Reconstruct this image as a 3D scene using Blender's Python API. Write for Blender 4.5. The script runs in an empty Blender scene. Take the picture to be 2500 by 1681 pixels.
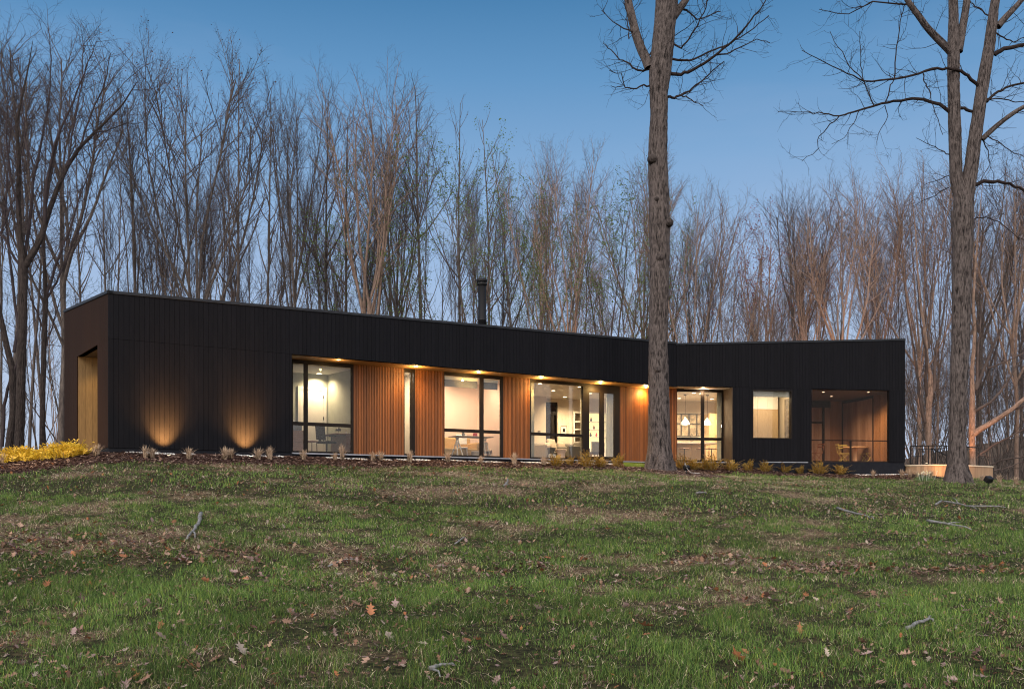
import bpy, bmesh, math, random
import numpy as np
from mathutils import Vector, Matrix
S = bpy.context.scene
R = math.radians
# ---------------------------------------------------------------- camera, sky, sun, exposure
Z0 = 1.5            # camera height above the lawn it stands on
CX, HY, FP = 1250.0, 1208.0, 2400.0    # photograph geometry: centre column, horizon row, focal length in pixels
cam = bpy.data.cameras.new('camera'); cam_o = bpy.data.objects.new('camera', cam); S.collection.objects.link(cam_o)
cam.lens = 36*FP/2500; cam.sensor_width = 36; cam.shift_y = (HY-840.5)/2500
cam.clip_end = 3000; cam.clip_start = 0.1
cam_o.location = (0, 0, Z0); cam_o.rotation_euler = (R(90), 0, 0)
S.camera = cam_o
S.view_settings.view_transform = 'Standard'; S.view_settings.look = 'None'; S.view_settings.gamma = 1
S.view_settings.exposure = 0.0
W = bpy.data.worlds.new('World'); S.world = W; W.use_nodes = True
wn, wl = W.node_tree.nodes, W.node_tree.links
bg = wn['Background']
sky = wn.new('ShaderNodeTexSky'); sky.sky_type = 'NISHITA'; sky.sun_disc = False
SUN_EL, SUN_AZ = R(4), R(200)
sky.sun_elevation = SUN_EL; sky.sun_rotation = SUN_AZ; sky.altitude = 200; sky.air_density = 1.0; sky.dust_density = 0.6; sky.ozone_density = 1.5
# evening tint by compass direction and height: deep blue overhead, pale over the woods, brighter afterglow behind the camera
tc = wn.new('ShaderNodeTexCoord'); sx = wn.new('ShaderNodeSeparateXYZ'); wl.new(tc.outputs['Generated'], sx.inputs[0])
rz = wn.new('ShaderNodeValToRGB'); wl.new(sx.outputs['Z'], rz.inputs[0])
cr = rz.color_ramp; cr.elements[0].position = 0.0; cr.elements[0].color = (0.60, 0.70, 0.87, 1)
cr.elements[1].position = 1.0; cr.elements[1].color = (0.03, 0.12, 0.3, 1)
for p, c in ((0.10, (0.50, 0.61, 0.81, 1)), (0.22, (0.37, 0.53, 0.79, 1)), (0.32, (0.235, 0.425, 0.70, 1)), (0.39, (0.135, 0.325, 0.595, 1)), (0.45, (0.075, 0.235, 0.47, 1))):
    e = cr.elements.new(p); e.color = c
ry = wn.new('ShaderNodeMapRange'); wl.new(sx.outputs['Y'], ry.inputs[0])
ry.inputs[1].default_value = 0.3; ry.inputs[2].default_value = -0.6; ry.inputs[3].default_value = 0; ry.inputs[4].default_value = 1
glow = wn.new('ShaderNodeMixRGB'); wl.new(ry.outputs[0], glow.inputs[0]); wl.new(rz.outputs[0], glow.inputs[1]); glow.inputs[2].default_value = (2.15, 2.03, 2.0, 1)
scl = wn.new('ShaderNodeMixRGB'); scl.blend_type = 'MULTIPLY'; scl.inputs[0].default_value = 1; wl.new(sky.outputs[0], scl.inputs[1]); scl.inputs[2].default_value = (0.06, 0.06, 0.06, 1)
mx = wn.new('ShaderNodeMixRGB'); mx.inputs[0].default_value = 0.94; wl.new(scl.outputs[0], mx.inputs[1]); wl.new(glow.outputs[0], mx.inputs[2])
mpw = wn.new('ShaderNodeMapping'); mpw.inputs['Scale'].default_value = (1.2, 1.2, 5); wl.new(tc.outputs['Generated'], mpw.inputs[0])
cn = wn.new('ShaderNodeTexNoise'); cn.inputs['Scale'].default_value = 2.2; cn.inputs['Detail'].default_value = 5; wl.new(mpw.outputs[0], cn.inputs[0])
cm = wn.new('ShaderNodeMapRange'); wl.new(cn.outputs[0], cm.inputs[0]); cm.inputs[1].default_value = .45; cm.inputs[2].default_value = .75; cm.inputs[3].default_value = 0; cm.inputs[4].default_value = .22
wisp = wn.new('ShaderNodeMixRGB'); wl.new(cm.outputs[0], wisp.inputs[0]); wl.new(mx.outputs[0], wisp.inputs[1]); wisp.inputs[2].default_value = (.42, .50, .70, 1)
wl.new(wisp.outputs[0], bg.inputs[0]); bg.inputs[1].default_value = 1.0
sl = bpy.data.lights.new('sun', 'SUN'); sl.energy = 1.6; sl.angle = R(25); sl.color = (1, 0.90, 0.80)
so = bpy.data.objects.new('sun', sl); S.collection.objects.link(so); so.rotation_euler = (R(58), 0, R(-28))
S.cycles.use_denoising = True; S.cycles.filter_width = 1.1
S.cycles.max_bounces = 7; S.cycles.diffuse_bounces = 3; S.cycles.glossy_bounces = 3; S.cycles.transparent_max_bounces = 12; S.cycles.transmission_bounces = 4
S.cycles.caustics_reflective = False; S.cycles.caustics_refractive = False; S.cycles.sample_clamp_indirect = 4

# ---------------------------------------------------------------- helpers
def lamp(kind, loc, energy, color, target=None, size=0.05, spot=None, blend=0.6):
    l = bpy.data.lights.new('lamp_light', kind); l.energy = energy; l.color = color
    if kind == 'AREA': l.shape = 'DISK'; l.size = size
    else: l.shadow_soft_size = size
    if spot: l.spot_size = R(spot); l.spot_blend = blend
    o = bpy.data.objects.new('lamp_light', l); S.collection.objects.link(o); o.location = loc
    if target is not None:
        o.rotation_euler = (Vector(target)-Vector(loc)).to_track_quat('-Z', 'Y').to_euler()
    return o

class Fr:          # a local frame along a facade: t along, w into the house, z up
    def __init__(s, A, d, n): s.A, s.d, s.n = A, d, n
    def P(s, t, w, z): return (s.A[0]+s.d[0]*t+s.n[0]*w, s.A[1]+s.d[1]*t+s.n[1]*w, z)
    def tof(s, px, w=0):
        k = (px-CX)/FP
        return (k*(s.A[1]+s.n[1]*w)-(s.A[0]+s.n[0]*w))/(s.d[0]-k*s.d[1])
    def zof(s, py, t, w=0): return Z0+(HY-py)/FP*s.P(t, w, 0)[1]
    @property
    def ang(s): return math.atan2(s.d[1], s.d[0])
PA, PC, PE = (-10.88, 26.49), (6.41, 38.3), (16.0, 40.0)
def unit(a, b):
    L = math.hypot(b[0]-a[0], b[1]-a[1]); return ((b[0]-a[0])/L, (b[1]-a[1])/L), L
dM, LM = unit(PA, PC); dR, LR = unit(PC, PE)
FM = Fr(PA, dM, (-dM[1], dM[0])); FR = Fr(PC, dR, (-dR[1], dR[0])); FS = Fr(PA, (-dM[1], dM[0]), dM)
FZ, SZ = Z0+1.283, Z0+4.22          # main floor, soffit and ceiling height
FZ2, SZ2 = Z0+1.335, Z0+4.25
def at(px, py, Y): return ((px-CX)/FP*Y, Y, Z0+(HY-py)/FP*Y)
def at_z(px, py, z):
    Y = (z-Z0)*FP/(HY-py); return ((px-CX)/FP*Y, Y, z)

class MB:
    def __init__(s): s.v = []; s.f = []; s.a = []; s.var = 0.5
    def add(s, vs, fs):
        b = len(s.v); s.v.extend(vs); s.a.extend([s.var]*len(vs)); s.f.extend([tuple(i+b for i in f) for f in fs])
    def hexa(s, p):      # 0-3 bottom ring, 4-7 top ring
        s.add(p, [(0, 3, 2, 1), (4, 5, 6, 7), (0, 1, 5, 4), (1, 2, 6, 5), (2, 3, 7, 6), (3, 0, 4, 7)])
    def box(s, x0, x1, y0, y1, z0, z1):
        s.hexa([(x0, y0, z0), (x1, y0, z0), (x1, y1, z0), (x0, y1, z0), (x0, y0, z1), (x1, y0, z1), (x1, y1, z1), (x0, y1, z1)])
    def fbox(s, F, t0, t1, w0, w1, z0, z1, z1b=None):
        zb = z1 if z1b is None else z1b
        s.hexa([F.P(t0, w0, z0), F.P(t1, w0, z0), F.P(t1, w1, z0), F.P(t0, w1, z0), F.P(t0, w0, z1), F.P(t1, w0, zb), F.P(t1, w1, zb), F.P(t0, w1, z1)])
    def poly(s, pts, z0, z1):     # extruded polygon, pts ccw
        n = len(pts); zz = (lambda z, i: z[i] if isinstance(z, (list, tuple)) else z)
        s.add([(p[0], p[1], zz(z0, i)) for i, p in enumerate(pts)]+[(p[0], p[1], zz(z1, i)) for i, p in enumerate(pts)],
              [tuple(range(n-1, -1, -1)), tuple(range(n, 2*n))]+[(i, (i+1) % n, (i+1) % n+n, i+n) for i in range(n)])
    def tube(s, pts, rad, n=6, cap=True, jit=None):
        b = len(s.v); m = len(pts); up = Vector((0, 0, 1)); prev = None
        P = [Vector(p) for p in pts]
        for i in range(m):
            t = (P[min(i+1, m-1)]-P[max(i-1, 0)])
            t = t.normalized() if t.length > 1e-9 else up
            if prev is None:
                a = Vector((1, 0, 0)) if abs(t.x) < 0.8 else Vector((0, 1, 0)); u = (a-t*a.dot(t)).normalized()
            else:
                u = prev-t*prev.dot(t); u = u.normalized() if u.length > 1e-6 else prev
            prev = u; w = t.cross(u); r = rad[i] if isinstance(rad, (list, tuple)) else rad
            for k in range(n):
                an = 2*math.pi*k/n; q = P[i]+(u*math.cos(an)+w*math.sin(an))*r; s.v.append((q.x, q.y, q.z))
        s.a.extend([s.var]*(m*n))
        for i in range(m-1):
            for k in range(n):
                a0 = b+i*n+k; a1 = b+i*n+(k+1) % n; s.f.append((a0, a1, a1+n, a0+n))
        if cap:
            s.f.append(tuple(b+k for k in range(n-1, -1, -1))); s.f.append(tuple(b+(m-1)*n+k for k in range(n)))
    def lathe(s, prof, n=20, o=(0, 0, 0)):
        b = len(s.v)
        for r, z in prof:
            for k in range(n): s.v.append((o[0]+r*math.cos(2*math.pi*k/n), o[1]+r*math.sin(2*math.pi*k/n), o[2]+z))
        s.a.extend([s.var]*(len(prof)*n))
        for i in range(len(prof)-1):
            for k in range(n):
                a0 = b+i*n+k; a1 = b+i*n+(k+1) % n; s.f.append((a0, a1, a1+n, a0+n))
        s.f.append(tuple(b+k for k in range(n-1, -1, -1))); s.f.append(tuple(b+(len(prof)-1)*n+k for k in range(n)))
    def soft(s, x0, x1, y0, y1, z0, z1, r=0.05, seg=3, rot=0.0, tilt=0.0, puff=0.0):
        bm = bmesh.new(); bmesh.ops.create_cube(bm, size=1)
        c = Vector(((x0+x1)/2, (y0+y1)/2, (z0+z1)/2))
        for v in bm.verts: v.co = Vector((v.co.x*(x1-x0), v.co.y*(y1-y0), v.co.z*(z1-z0)))
        bmesh.ops.bevel(bm, geom=bm.edges[:]+bm.verts[:], offset=r, segments=seg, affect='EDGES', profile=0.5)
        m = Matrix.Rotation(rot, 3, 'Z') @ Matrix.Rotation(tilt, 3, 'X')
        vs = []
        for v in bm.verts: q = c+m @ v.co; vs.append((q.x, q.y, q.z))
        s.add(vs, [tuple(v.index for v in f.verts) for f in bm.faces]); bm.free()
    def build(s, name, mat, parent=None, smooth=False):
        me = bpy.data.meshes.new(name); vs = s.v
        wl_ = tuple(parent['_w']) if parent is not None and '_w' in parent else (0, 0, 0)
        if wl_ != (0, 0, 0): vs = [(x-wl_[0], y-wl_[1], z-wl_[2]) for x, y, z in vs]
        if not s.v: vs = [(0, 0, 0)]
        me.from_pydata(vs, [], s.f)
        at_ = me.attributes.new('var', 'FLOAT', 'POINT'); at_.data.foreach_set('value', s.a if s.v else [0.0])
        if smooth: me.polygons.foreach_set('use_smooth', [True]*len(me.polygons))
        me.materials.append(mat); me.update()
        o = bpy.data.objects.new(name, me); S.collection.objects.link(o)
        if parent is not None:
            o.parent = parent
            if '_w' in parent: o['_w'] = (0.0, 0.0, 0.0); o['_w'] = tuple(parent['_w'])
        return o
def tag(o, label=None, cat=None, group=None, kind=None):
    if label: o['label'] = label
    if cat: o['category'] = cat
    if group: o['group'] = group
    if kind: o['kind'] = kind
    return o
def thing(name, label, cat, loc=(0, 0, 0), rot=0, group=None, world=False):
    o = bpy.data.objects.new(name, None); S.collection.objects.link(o); o.location = loc; o.rotation_euler = (0, 0, rot)
    o.empty_display_size = 0.2
    if world: o['_w'] = tuple(float(c) for c in loc)
    return tag(o, label, cat, group)
def kids(o): return [c for c in o.children]
def copy_tree(o, parent=None):
    c = o.copy(); S.collection.objects.link(c); c.parent = parent
    for ch in kids(o): copy_tree(ch, c)
    return c

# ---------------------------------------------------------------- materials
def mat(name, c1, c2=None, scale=5.0, rough=0.6, bump=0.0, stretch=(1, 1, 1), metal=0.0, var=0.0, detail=6, emit=None, rand=0.0, spec=0.5, c3=None, bscale=None, translucent=0.0, lo=.35, hi=.65):
    m = bpy.data.materials.new(name); m.use_nodes = True; nt = m.node_tree; n, l = nt.nodes, nt.links
    b = n['Principled BSDF']; b.inputs['Roughness'].default_value = rough; b.inputs['Metallic'].default_value = metal
    b.inputs['Specular IOR Level'].default_value = spec
    c2 = c2 or tuple(min(1, x*0.8) for x in c1)
    t = n.new('ShaderNodeTexCoord'); mp = n.new('ShaderNodeMapping'); mp.inputs['Scale'].default_value = stretch; l.new(t.outputs['Object'], mp.inputs[0])
    no = n.new('ShaderNodeTexNoise'); no.inputs['Scale'].default_value = scale; no.inputs['Detail'].default_value = detail; no.inputs['Roughness'].default_value = 0.6; l.new(mp.outputs[0], no.inputs[0])
    r = n.new('ShaderNodeValToRGB'); r.color_ramp.elements[0].position = lo; r.color_ramp.elements[1].position = hi
    r.color_ramp.elements[0].color = (*c1, 1); r.color_ramp.elements[1].color = (*c2, 1)
    if c3: e = r.color_ramp.elements.new((lo+hi)/2); e.color = (*c3, 1)
    l.new(no.outputs[0], r.inputs[0]); col = r.outputs[0]
    if var or rand:
        hs = n.new('ShaderNodeHueSaturation'); l.new(col, hs.inputs['Color'])
        mr = n.new('ShaderNodeMapRange'); k = var or rand
        if var: a = n.new('ShaderNodeAttribute'); a.attribute_name = 'var'; l.new(a.outputs['Fac'], mr.inputs[0])
        else: a = n.new('ShaderNodeObjectInfo'); l.new(a.outputs['Random'], mr.inputs[0])
        mr.inputs[3].default_value = 1-k; mr.inputs[4].default_value = 1+k; l.new(mr.outputs[0], hs.inputs['Value']); col = hs.outputs[0]
    l.new(col, b.inputs['Base Color'])
    if bump:
        bu = n.new('ShaderNodeBump'); bu.inputs['Strength'].default_value = bump; bu.inputs['Distance'].default_value = 0.02
        if bscale:
            n2 = n.new('ShaderNodeTexNoise'); n2.inputs['Scale'].default_value = bscale; n2.inputs['Detail'].default_value = 5; l.new(mp.outputs[0], n2.inputs[0]); l.new(n2.outputs[0], bu.inputs['Height'])
        else: l.new(no.outputs[0], bu.inputs['Height'])
        l.new(bu.outputs[0], b.inputs['Normal'])
    if emit: b.inputs['Emission Color'].default_value = (*emit[:3], 1); b.inputs['Emission Strength'].default_value = emit[3]
    if translucent:
        tr = n.new('ShaderNodeBsdfTranslucent'); l.new(col, tr.inputs[0]); ms = n.new('ShaderNodeMixShader'); ms.inputs[0].default_value = translucent
        l.new(b.outputs[0], ms.inputs[1]); l.new(tr.outputs[0], ms.inputs[2]); l.new(ms.outputs[0], n['Material Output'].inputs[0])
    return m
def glass_mat(name, tint=(1, 1, 1), refl=1.0):
    m = bpy.data.materials.new(name); m.use_nodes = True; n, l = m.node_tree.nodes, m.node_tree.links; n.remove(n['Principled BSDF'])
    tr = n.new('ShaderNodeBsdfTransparent'); tr.inputs[0].default_value = (*tint, 1); gl = n.new('ShaderNodeBsdfGlossy'); gl.inputs['Roughness'].default_value = 0.01
    fr = n.new('ShaderNodeFresnel'); fr.inputs[0].default_value = 1.5; mu = n.new('ShaderNodeMath'); mu.operation = 'MULTIPLY'; mu.inputs[1].default_value = refl; l.new(fr.outputs[0], mu.inputs[0])
    ms = n.new('ShaderNodeMixShader'); l.new(mu.outputs[0], ms.inputs[0]); l.new(tr.outputs[0], ms.inputs[1]); l.new(gl.outputs[0], ms.inputs[2]); l.new(ms.outputs[0], n['Material Output'].inputs[0])
    return m
m_clad = mat('black_cladding', (0.0042, 0.0044, 0.0064), (0.0064, 0.0062, 0.0080), 3, 0.65, 0.12, (6, 6, 0.6), var=0.12, spec=.10)
m_side = mat('warm_lit_cladding', (0.021, 0.0105, 0.0055), (0.024, 0.012, 0.0065), 3, 0.8, 0.05, (6, 6, 0.6), var=0.06, spec=.08)  # warm lamp light on the end wall is put into this brown
m_cladback = mat('cladding_backing', (0.004, 0.004, 0.005), rough=0.9)
m_found = mat('painted_foundation', (0.010, 0.011, 0.015), (0.014, 0.015, 0.019), 8, 0.8, 0.1, spec=.1)
m_roof = mat('dark_roof_metal', (0.015, 0.017, 0.022), (0.022, 0.025, 0.03), 6, 0.6, 0, spec=.2)
m_slat = mat('red_cedar_slat', (0.155, 0.049, 0.010), (0.235, 0.078, 0.016), 4, 0.6, 0.1, (12, 12, 0.8), var=0.35)
m_slatback = mat('slat_backing', (0.055, 0.022, 0.008), rough=0.9)
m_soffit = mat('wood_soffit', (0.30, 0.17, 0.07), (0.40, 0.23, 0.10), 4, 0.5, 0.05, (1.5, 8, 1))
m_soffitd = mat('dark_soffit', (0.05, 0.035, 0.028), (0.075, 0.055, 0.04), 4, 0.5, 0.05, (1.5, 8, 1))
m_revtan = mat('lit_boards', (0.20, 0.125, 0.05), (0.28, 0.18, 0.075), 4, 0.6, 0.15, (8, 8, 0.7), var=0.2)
m_frame = mat('bronze_window_frame', (0.010, 0.007, 0.006), (0.014, 0.010, 0.008), 4, 0.5, spec=.15)
m_glass = glass_mat('window_glass', (0.97, 0.97, 0.95), 0.5)
m_screen = glass_mat('tinted_porch_screen', (0.85, 0.80, 0.76), 0.15)
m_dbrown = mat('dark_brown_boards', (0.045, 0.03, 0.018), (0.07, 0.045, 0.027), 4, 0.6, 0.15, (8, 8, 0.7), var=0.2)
m_ledge = mat('pale_metal_ledge', (0.22, 0.235, 0.27), (0.28, 0.295, 0.33), 5, 0.4, metal=0.3)
m_ceil = mat('white_ceiling', (0.82, 0.80, 0.76), (0.78, 0.76, 0.72), 2, 0.9)
m_wcream = mat('cream_wall', (0.64, 0.56, 0.46), (0.60, 0.53, 0.44), 2, 0.9)
m_wgreen = mat('sage_wall', (0.33, 0.35, 0.29), (0.27, 0.29, 0.25), 3, 0.8)
m_wpink = mat('blush_wall', (0.72, 0.55, 0.44), (0.68, 0.51, 0.41), 2, 0.9)
m_floor = mat('oak_floor', (0.35, 0.24, 0.15), (0.42, 0.3, 0.19), 6, 0.5, 0, (1, 8, 1))
m_white = mat('white_paint', (0.80, 0.78, 0.73), (0.76, 0.74, 0.69), 5, 0.5)
m_black = mat('black_metal', (0.010, 0.010, 0.011), rough=0.5, spec=.25)
m_brownw = mat('walnut_wood', (0.16, 0.065, 0.035), (0.22, 0.095, 0.05), 5, 0.4, 0, (1, 1, 8))
m_oak = mat('pale_oak_veneer', (0.46, 0.32, 0.18), (0.54, 0.39, 0.23), 4, 0.5, 0, (10, 10, 1))
m_gsofa = mat('grey_upholstery', (0.12, 0.112, 0.098), (0.16, 0.148, 0.13), 40, 0.95, 0.1)
m_beige = mat('beige_upholstery', (0.34, 0.28, 0.22), (0.40, 0.33, 0.26), 40, 0.95, 0.1)
m_must = mat('mustard_upholstery', (0.42, 0.26, 0.09), (0.48, 0.31, 0.12), 30, 0.9, 0.1)
m_curt = mat('curtain_linen', (0.50, 0.49, 0.43), (0.58, 0.57, 0.50), 20, 0.95, 0.05, translucent=0.3)
m_lens = mat('lamp_lens', (1, 1, 1), rough=0.5, emit=(1, 0.80, 0.52, 9))
m_pend = mat('pendant_enamel', (0.85, 0.8, 0.72), rough=0.3, emit=(1, 0.85, 0.62, 0.9))
m_shelf = mat('lit_shelf_back', (0.9, 0.8, 0.5), rough=0.7, emit=(1, 0.80, 0.36, 1.1))
m_splash = mat('lit_counter_strip', (0.9, 0.85, 0.75), rough=0.4, emit=(1, 0.86, 0.62, 1.2))
m_dglass = mat('dark_cabinet_glass', (0.10, 0.085, 0.065), (0.26, 0.21, 0.15), 6, 0.15)
m_yel = mat('chartreuse_metal', (0.50, 0.49, 0.17), (0.44, 0.43, 0.15), 8, 0.5)
m_lt = mat('pale_tabletop', (0.72, 0.6, 0.42), (0.66, 0.54, 0.38), 6, 0.5)
m_red = mat('red_box_card', (0.5, 0.03, 0.05), rough=0.6)
m_paper = mat('picture_mount', (0.8, 0.76, 0.68), rough=0.7)
m_retain = mat('tan_wall_boards', (0.30, 0.185, 0.10), (0.38, 0.24, 0.135), 4, 0.7, 0.1, (9, 9, 0.5), var=0.15)
m_stone = mat('white_pebble', (0.5, 0.49, 0.47), (0.68, 0.67, 0.65), 9, 0.8, var=0.4)
m_blue = mat('printer_plastic', (0.15, 0.16, 0.18), rough=0.5)

# ---------------------------------------------------------------- terrain
def vnoise(x, y, seed=0):
    x = np.asarray(x, float); y = np.asarray(y, float)
    xi = np.floor(x).astype(np.int64); yi = np.floor(y).astype(np.int64); xf = x-xi; yf = y-yi
    def h(a, b):
        v = (a*374761393+b*668265263+seed*1442695041) & 0xffffffff
        v = ((v ^ (v >> 13))*1274126177) & 0xffffffff
        return ((v ^ (v >> 16)) & 0xffff)/65535.0
    u = xf*xf*(3-2*xf); w = yf*yf*(3-2*yf)
    return (h(xi, yi)*(1-u)+h(xi+1, yi)*u)*(1-w)+(h(xi, yi+1)*(1-u)+h(xi+1, yi+1)*u)*w
def fbm(x, y, seed=0, o=4):
    s = 0; a = 0.5; f = 1.0
    for k in range(o): s = s+a*vnoise(x*f+17.3*k, y*f-9.1*k, seed+k); a *= 0.5; f *= 2.03
    return s/(1-0.5**o)
ctrl = []
def cp(px, d, z): ctrl.append(((px-CX)/FP*d, d, z))
for px in (-200, 400, 1250, 2100, 2700):
    cp(px, 7, -1.40); cp(px, 9.5, -1.24)
cp(-100, 14, -.72); cp(400, 14, -.74); cp(1250, 14, -.95); cp(2000, 14, -1.0); cp(2600, 14, -1.02)
cp(0, 19, -.15); cp(400, 19, -.15); cp(1250, 19, -.45); cp(2000, 19, -.6); cp(2600, 19, -.66)
cp(0, 23, .45); cp(200, 24.3, .72); cp(0, 26.5, .90); cp(264, 26.4, 1.13); cp(330, 25.0, .80); cp(480, 27.7, 1.15); cp(480, 26.0, .80); cp(330,22,.35); cp(150, 31, 1.12); cp(-300, 27, .8)
cp(713, 27.4, .82); cp(713, 29.3, 1.17); cp(980, 31.5, 1.17); cp(980, 29.5, .84); cp(700, 24, .45)
cp(1250, 25, .25); cp(1250, 31.8, .885); cp(1250, 33.9, 1.14); cp(1500, 36.5, 1.18); cp(1500, 34.3, .886); cp(1617, 35.3, .93); cp(1617, 29, .45); cp(1680, 38, 1.12); cp(1680,36.4,.86)
cp(1850, 36.4, .71); cp(1850, 38.6, 1.0); cp(1900, 30, .30); cp(2000, 39.3, .87); cp(2000, 37.6, .70); cp(2150, 39.8, .85); cp(2150, 37.8, .60); cp(2335, 33, .40); cp(2335, 27, -.1); cp(2450, 38, .50); cp(2450, 44, .55); cp(2600, 33, .25)
cp(2250, 42, .85); cp(1300, 46, 1.1); cp(300, 46, 1.0); cp(-100, 46, .9)
for px, z in ((-300, .8), (600, .9), (1400, .9), (2000, .6), (2700, -.6)): cp(px, 62, z)
for px, z in ((-600, -1.5), (600, -2), (1300, -2), (2000, 1.5), (2400, 5), (3000, 6)): cp(px, 110, z)
for px, z in ((2150, 4), (2400, 10), (2900, 12)): cp(px, 160, z)
for a in range(0, 360, 45): ctrl.append((260*math.cos(R(a)), 30+260*math.sin(R(a)), -9))
for x in (-25, 0, 25): ctrl.append((x, 0, -1.6)); ctrl.append((x, -20, -2.4))
_c = np.array(ctrl); _n = len(_c)
def _U(r2): return np.where(r2 > 0, r2*np.log(np.maximum(r2, 1e-12))*0.5, 0)
_K = _U((_c[:, None, 0]-_c[None, :, 0])**2+(_c[:, None, 1]-_c[None, :, 1])**2)+np.eye(_n)*0.4
_Pm = np.c_[np.ones(_n), _c[:, :2]]
_A = np.block([[_K, _Pm], [_Pm.T, np.zeros((3, 3))]])
_w = np.linalg.solve(_A, np.r_[_c[:, 2], 0, 0, 0])
def gz(x, y):
    x = np.asarray(x, float); y = np.asarray(y, float); sh = np.broadcast(x, y).shape
    x = np.broadcast_to(x, sh).ravel(); y = np.broadcast_to(y, sh).ravel(); out = np.zeros(x.size)
    for i in range(0, x.size, 200000):
        a = x[i:i+200000]; b = y[i:i+200000]; z = _w[_n]+_w[_n+1]*a+_w[_n+2]*b
        for k in range(_n): z = z+_w[k]*_U((a-_c[k, 0])**2+(b-_c[k, 1])**2)
        z = z+(fbm(a*0.55, b*0.55, 3, 3)-0.5)*0.10
        out[i:i+200000] = z+Z0
    return out.reshape(sh)
def g1(x, y): return float(gz(x, y))
def ghit(px, py):
    Y = np.arange(6, 60, 0.1); X = (px-CX)/FP*Y; zr = Z0+(HY-py)/FP*Y; g = gz(X, Y)
    i = int(np.argmax(g >= zr)) if (g >= zr).any() else len(Y)-1
    return float(X[i]), float(Y[i]), float(g[i])
xs = np.r_[-900, -500, -300, -200, -140, -100, -75, -55, -42, -34, np.arange(-28, 28.01, 0.3), 34, 42, 55, 75, 100, 140, 200, 300, 500, 900]
ys = np.r_[-900, -400, -200, -100, -50, -25, -10, 0, np.arange(3, 48.01, 0.3), 52, 57, 63, 70, 80, 95, 115, 140, 180, 250, 400, 700, 1200]
gx, gy = np.meshgrid(xs, ys); r = np.hypot(gx, gy-30)
gzz = gz(np.clip(gx, -240, 240), np.clip(gy, -200, 260)); gzz = np.where(r > 240, np.minimum(gzz, Z0-8), gzz)
nx_, ny_ = len(xs), len(ys)
vv = np.stack([gx, gy, gzz], -1).reshape(-1, 3)
ii = np.arange(nx_*ny_).reshape(ny_, nx_)
ff = np.stack([ii[:-1, :-1], ii[:-1, 1:], ii[1:, 1:], ii[1:, :-1]], -1).reshape(-1, 4)
def np_mesh(name, verts, faces, material, cols=None, smooth=False):
    me = bpy.data.meshes.new(name); verts = np.asarray(verts, np.float32); faces = np.asarray(faces, np.int32); k = faces.shape[1]
    me.vertices.add(len(verts)); me.vertices.foreach_set('co', verts.ravel())
    me.loops.add(faces.size); me.loops.foreach_set('vertex_index', faces.ravel())
    me.polygons.add(len(faces)); me.polygons.foreach_set('loop_start', np.arange(0, faces.size, k, dtype=np.int32))
    if cols is not None:
        a = me.color_attributes.new('col', 'FLOAT_COLOR', 'POINT'); c = np.ones((len(verts), 4), np.float32); c[:, :3] = cols; a.data.foreach_set('color', c.ravel())
    me.update(calc_edges=True); me.validate()
    if smooth: me.polygons.foreach_set('use_smooth', np.ones(len(faces), bool))
    me.materials.append(material); o = bpy.data.objects.new(name, me); S.collection.objects.link(o); return o
def bed_mask(x, y):      # 1 inside the planting bed in front of the house
    x = np.asarray(x, float); y = np.asarray(y, float)
    tm = (x-PA[0])*dM[0]+(y-PA[1])*dM[1]; wm = -(x-PA[0])*dM[1]+(y-PA[1])*dM[0]
    tr = (x-PC[0])*dR[0]+(y-PC[1])*dR[1]; wr = -(x-PC[0])*dR[1]+(y-PC[1])*dR[0]
    n = (fbm(x*0.8, y*0.8, 9, 3)-0.5)*1.0
    a = (wm > -(1.9+n)) & (tm > -5.5) & (tm < 20)
    b = (wr > -(1.9+n)) & (tr > -3.0) & (tr < 10.9)
    c = np.hypot(x-5.4, (y-35.3)) < 2.0+n*1.4
    d = np.hypot((x+12.9)*0.8, (y-26.2)) < 2.0+n
    return a | b | c | d
def straw_mask(x, y):
    v = fbm(x*0.4, y*0.35, 21, 4)*0.5+fbm(x*2.2, y*1.7, 5, 3)*0.5
    return np.clip((v-0.54)/0.12, 0, 1)*.85
def leaf_mask(x, y):
    return np.clip((fbm(x*0.7+3, y*0.9, 77, 3)-0.47)/0.2, 0, 1)
st = straw_mask(vv[:, 0], vv[:, 1])[:, None]; bd = bed_mask(vv[:, 0], vv[:, 1])[:, None]
soil = np.array([[0.035, 0.036, 0.016]]); strawc = np.array([[0.15, 0.105, 0.07]]); mulch = np.array([[0.06, 0.034, 0.028]]); litter = np.array([[0.10, 0.075, 0.055]])
gc = soil*(1-st)+strawc*st; far = (vv[:, 1:2] > 41); gc = np.where(far, litter, gc); gc = np.where(bd & ~far, mulch, gc)
m_ground = bpy.data.materials.new('lawn_ground'); m_ground.use_nodes = True
n, l = m_ground.node_tree.nodes, m_ground.node_tree.links; b = n['Principled BSDF']; b.inputs['Roughness'].default_value = 1; b.inputs['Specular IOR Level'].default_value = 0.1
a = n.new('ShaderNodeAttribute'); a.attribute_name = 'col'; t = n.new('ShaderNodeTexCoord'); no = n.new('ShaderNodeTexNoise'); no.inputs['Scale'].default_value = 14; no.inputs['Detail'].default_value = 8
l.new(t.outputs['Object'], no.inputs[0]); rp = n.new('ShaderNodeValToRGB'); rp.color_ramp.elements[0].position = .35; rp.color_ramp.elements[0].color = (.3, .3, .3, 1); rp.color_ramp.elements[1].position = .65; rp.color_ramp.elements[1].color = (1.5, 1.4, 1.3, 1)
l.new(no.outputs[0], rp.inputs[0]); mu = n.new('ShaderNodeMixRGB'); mu.blend_type = 'MULTIPLY'; mu.inputs[0].default_value = 1; l.new(a.outputs['Color'], mu.inputs[1]); l.new(rp.outputs[0], mu.inputs[2]); l.new(mu.outputs[0], b.inputs['Base Color'])
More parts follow.
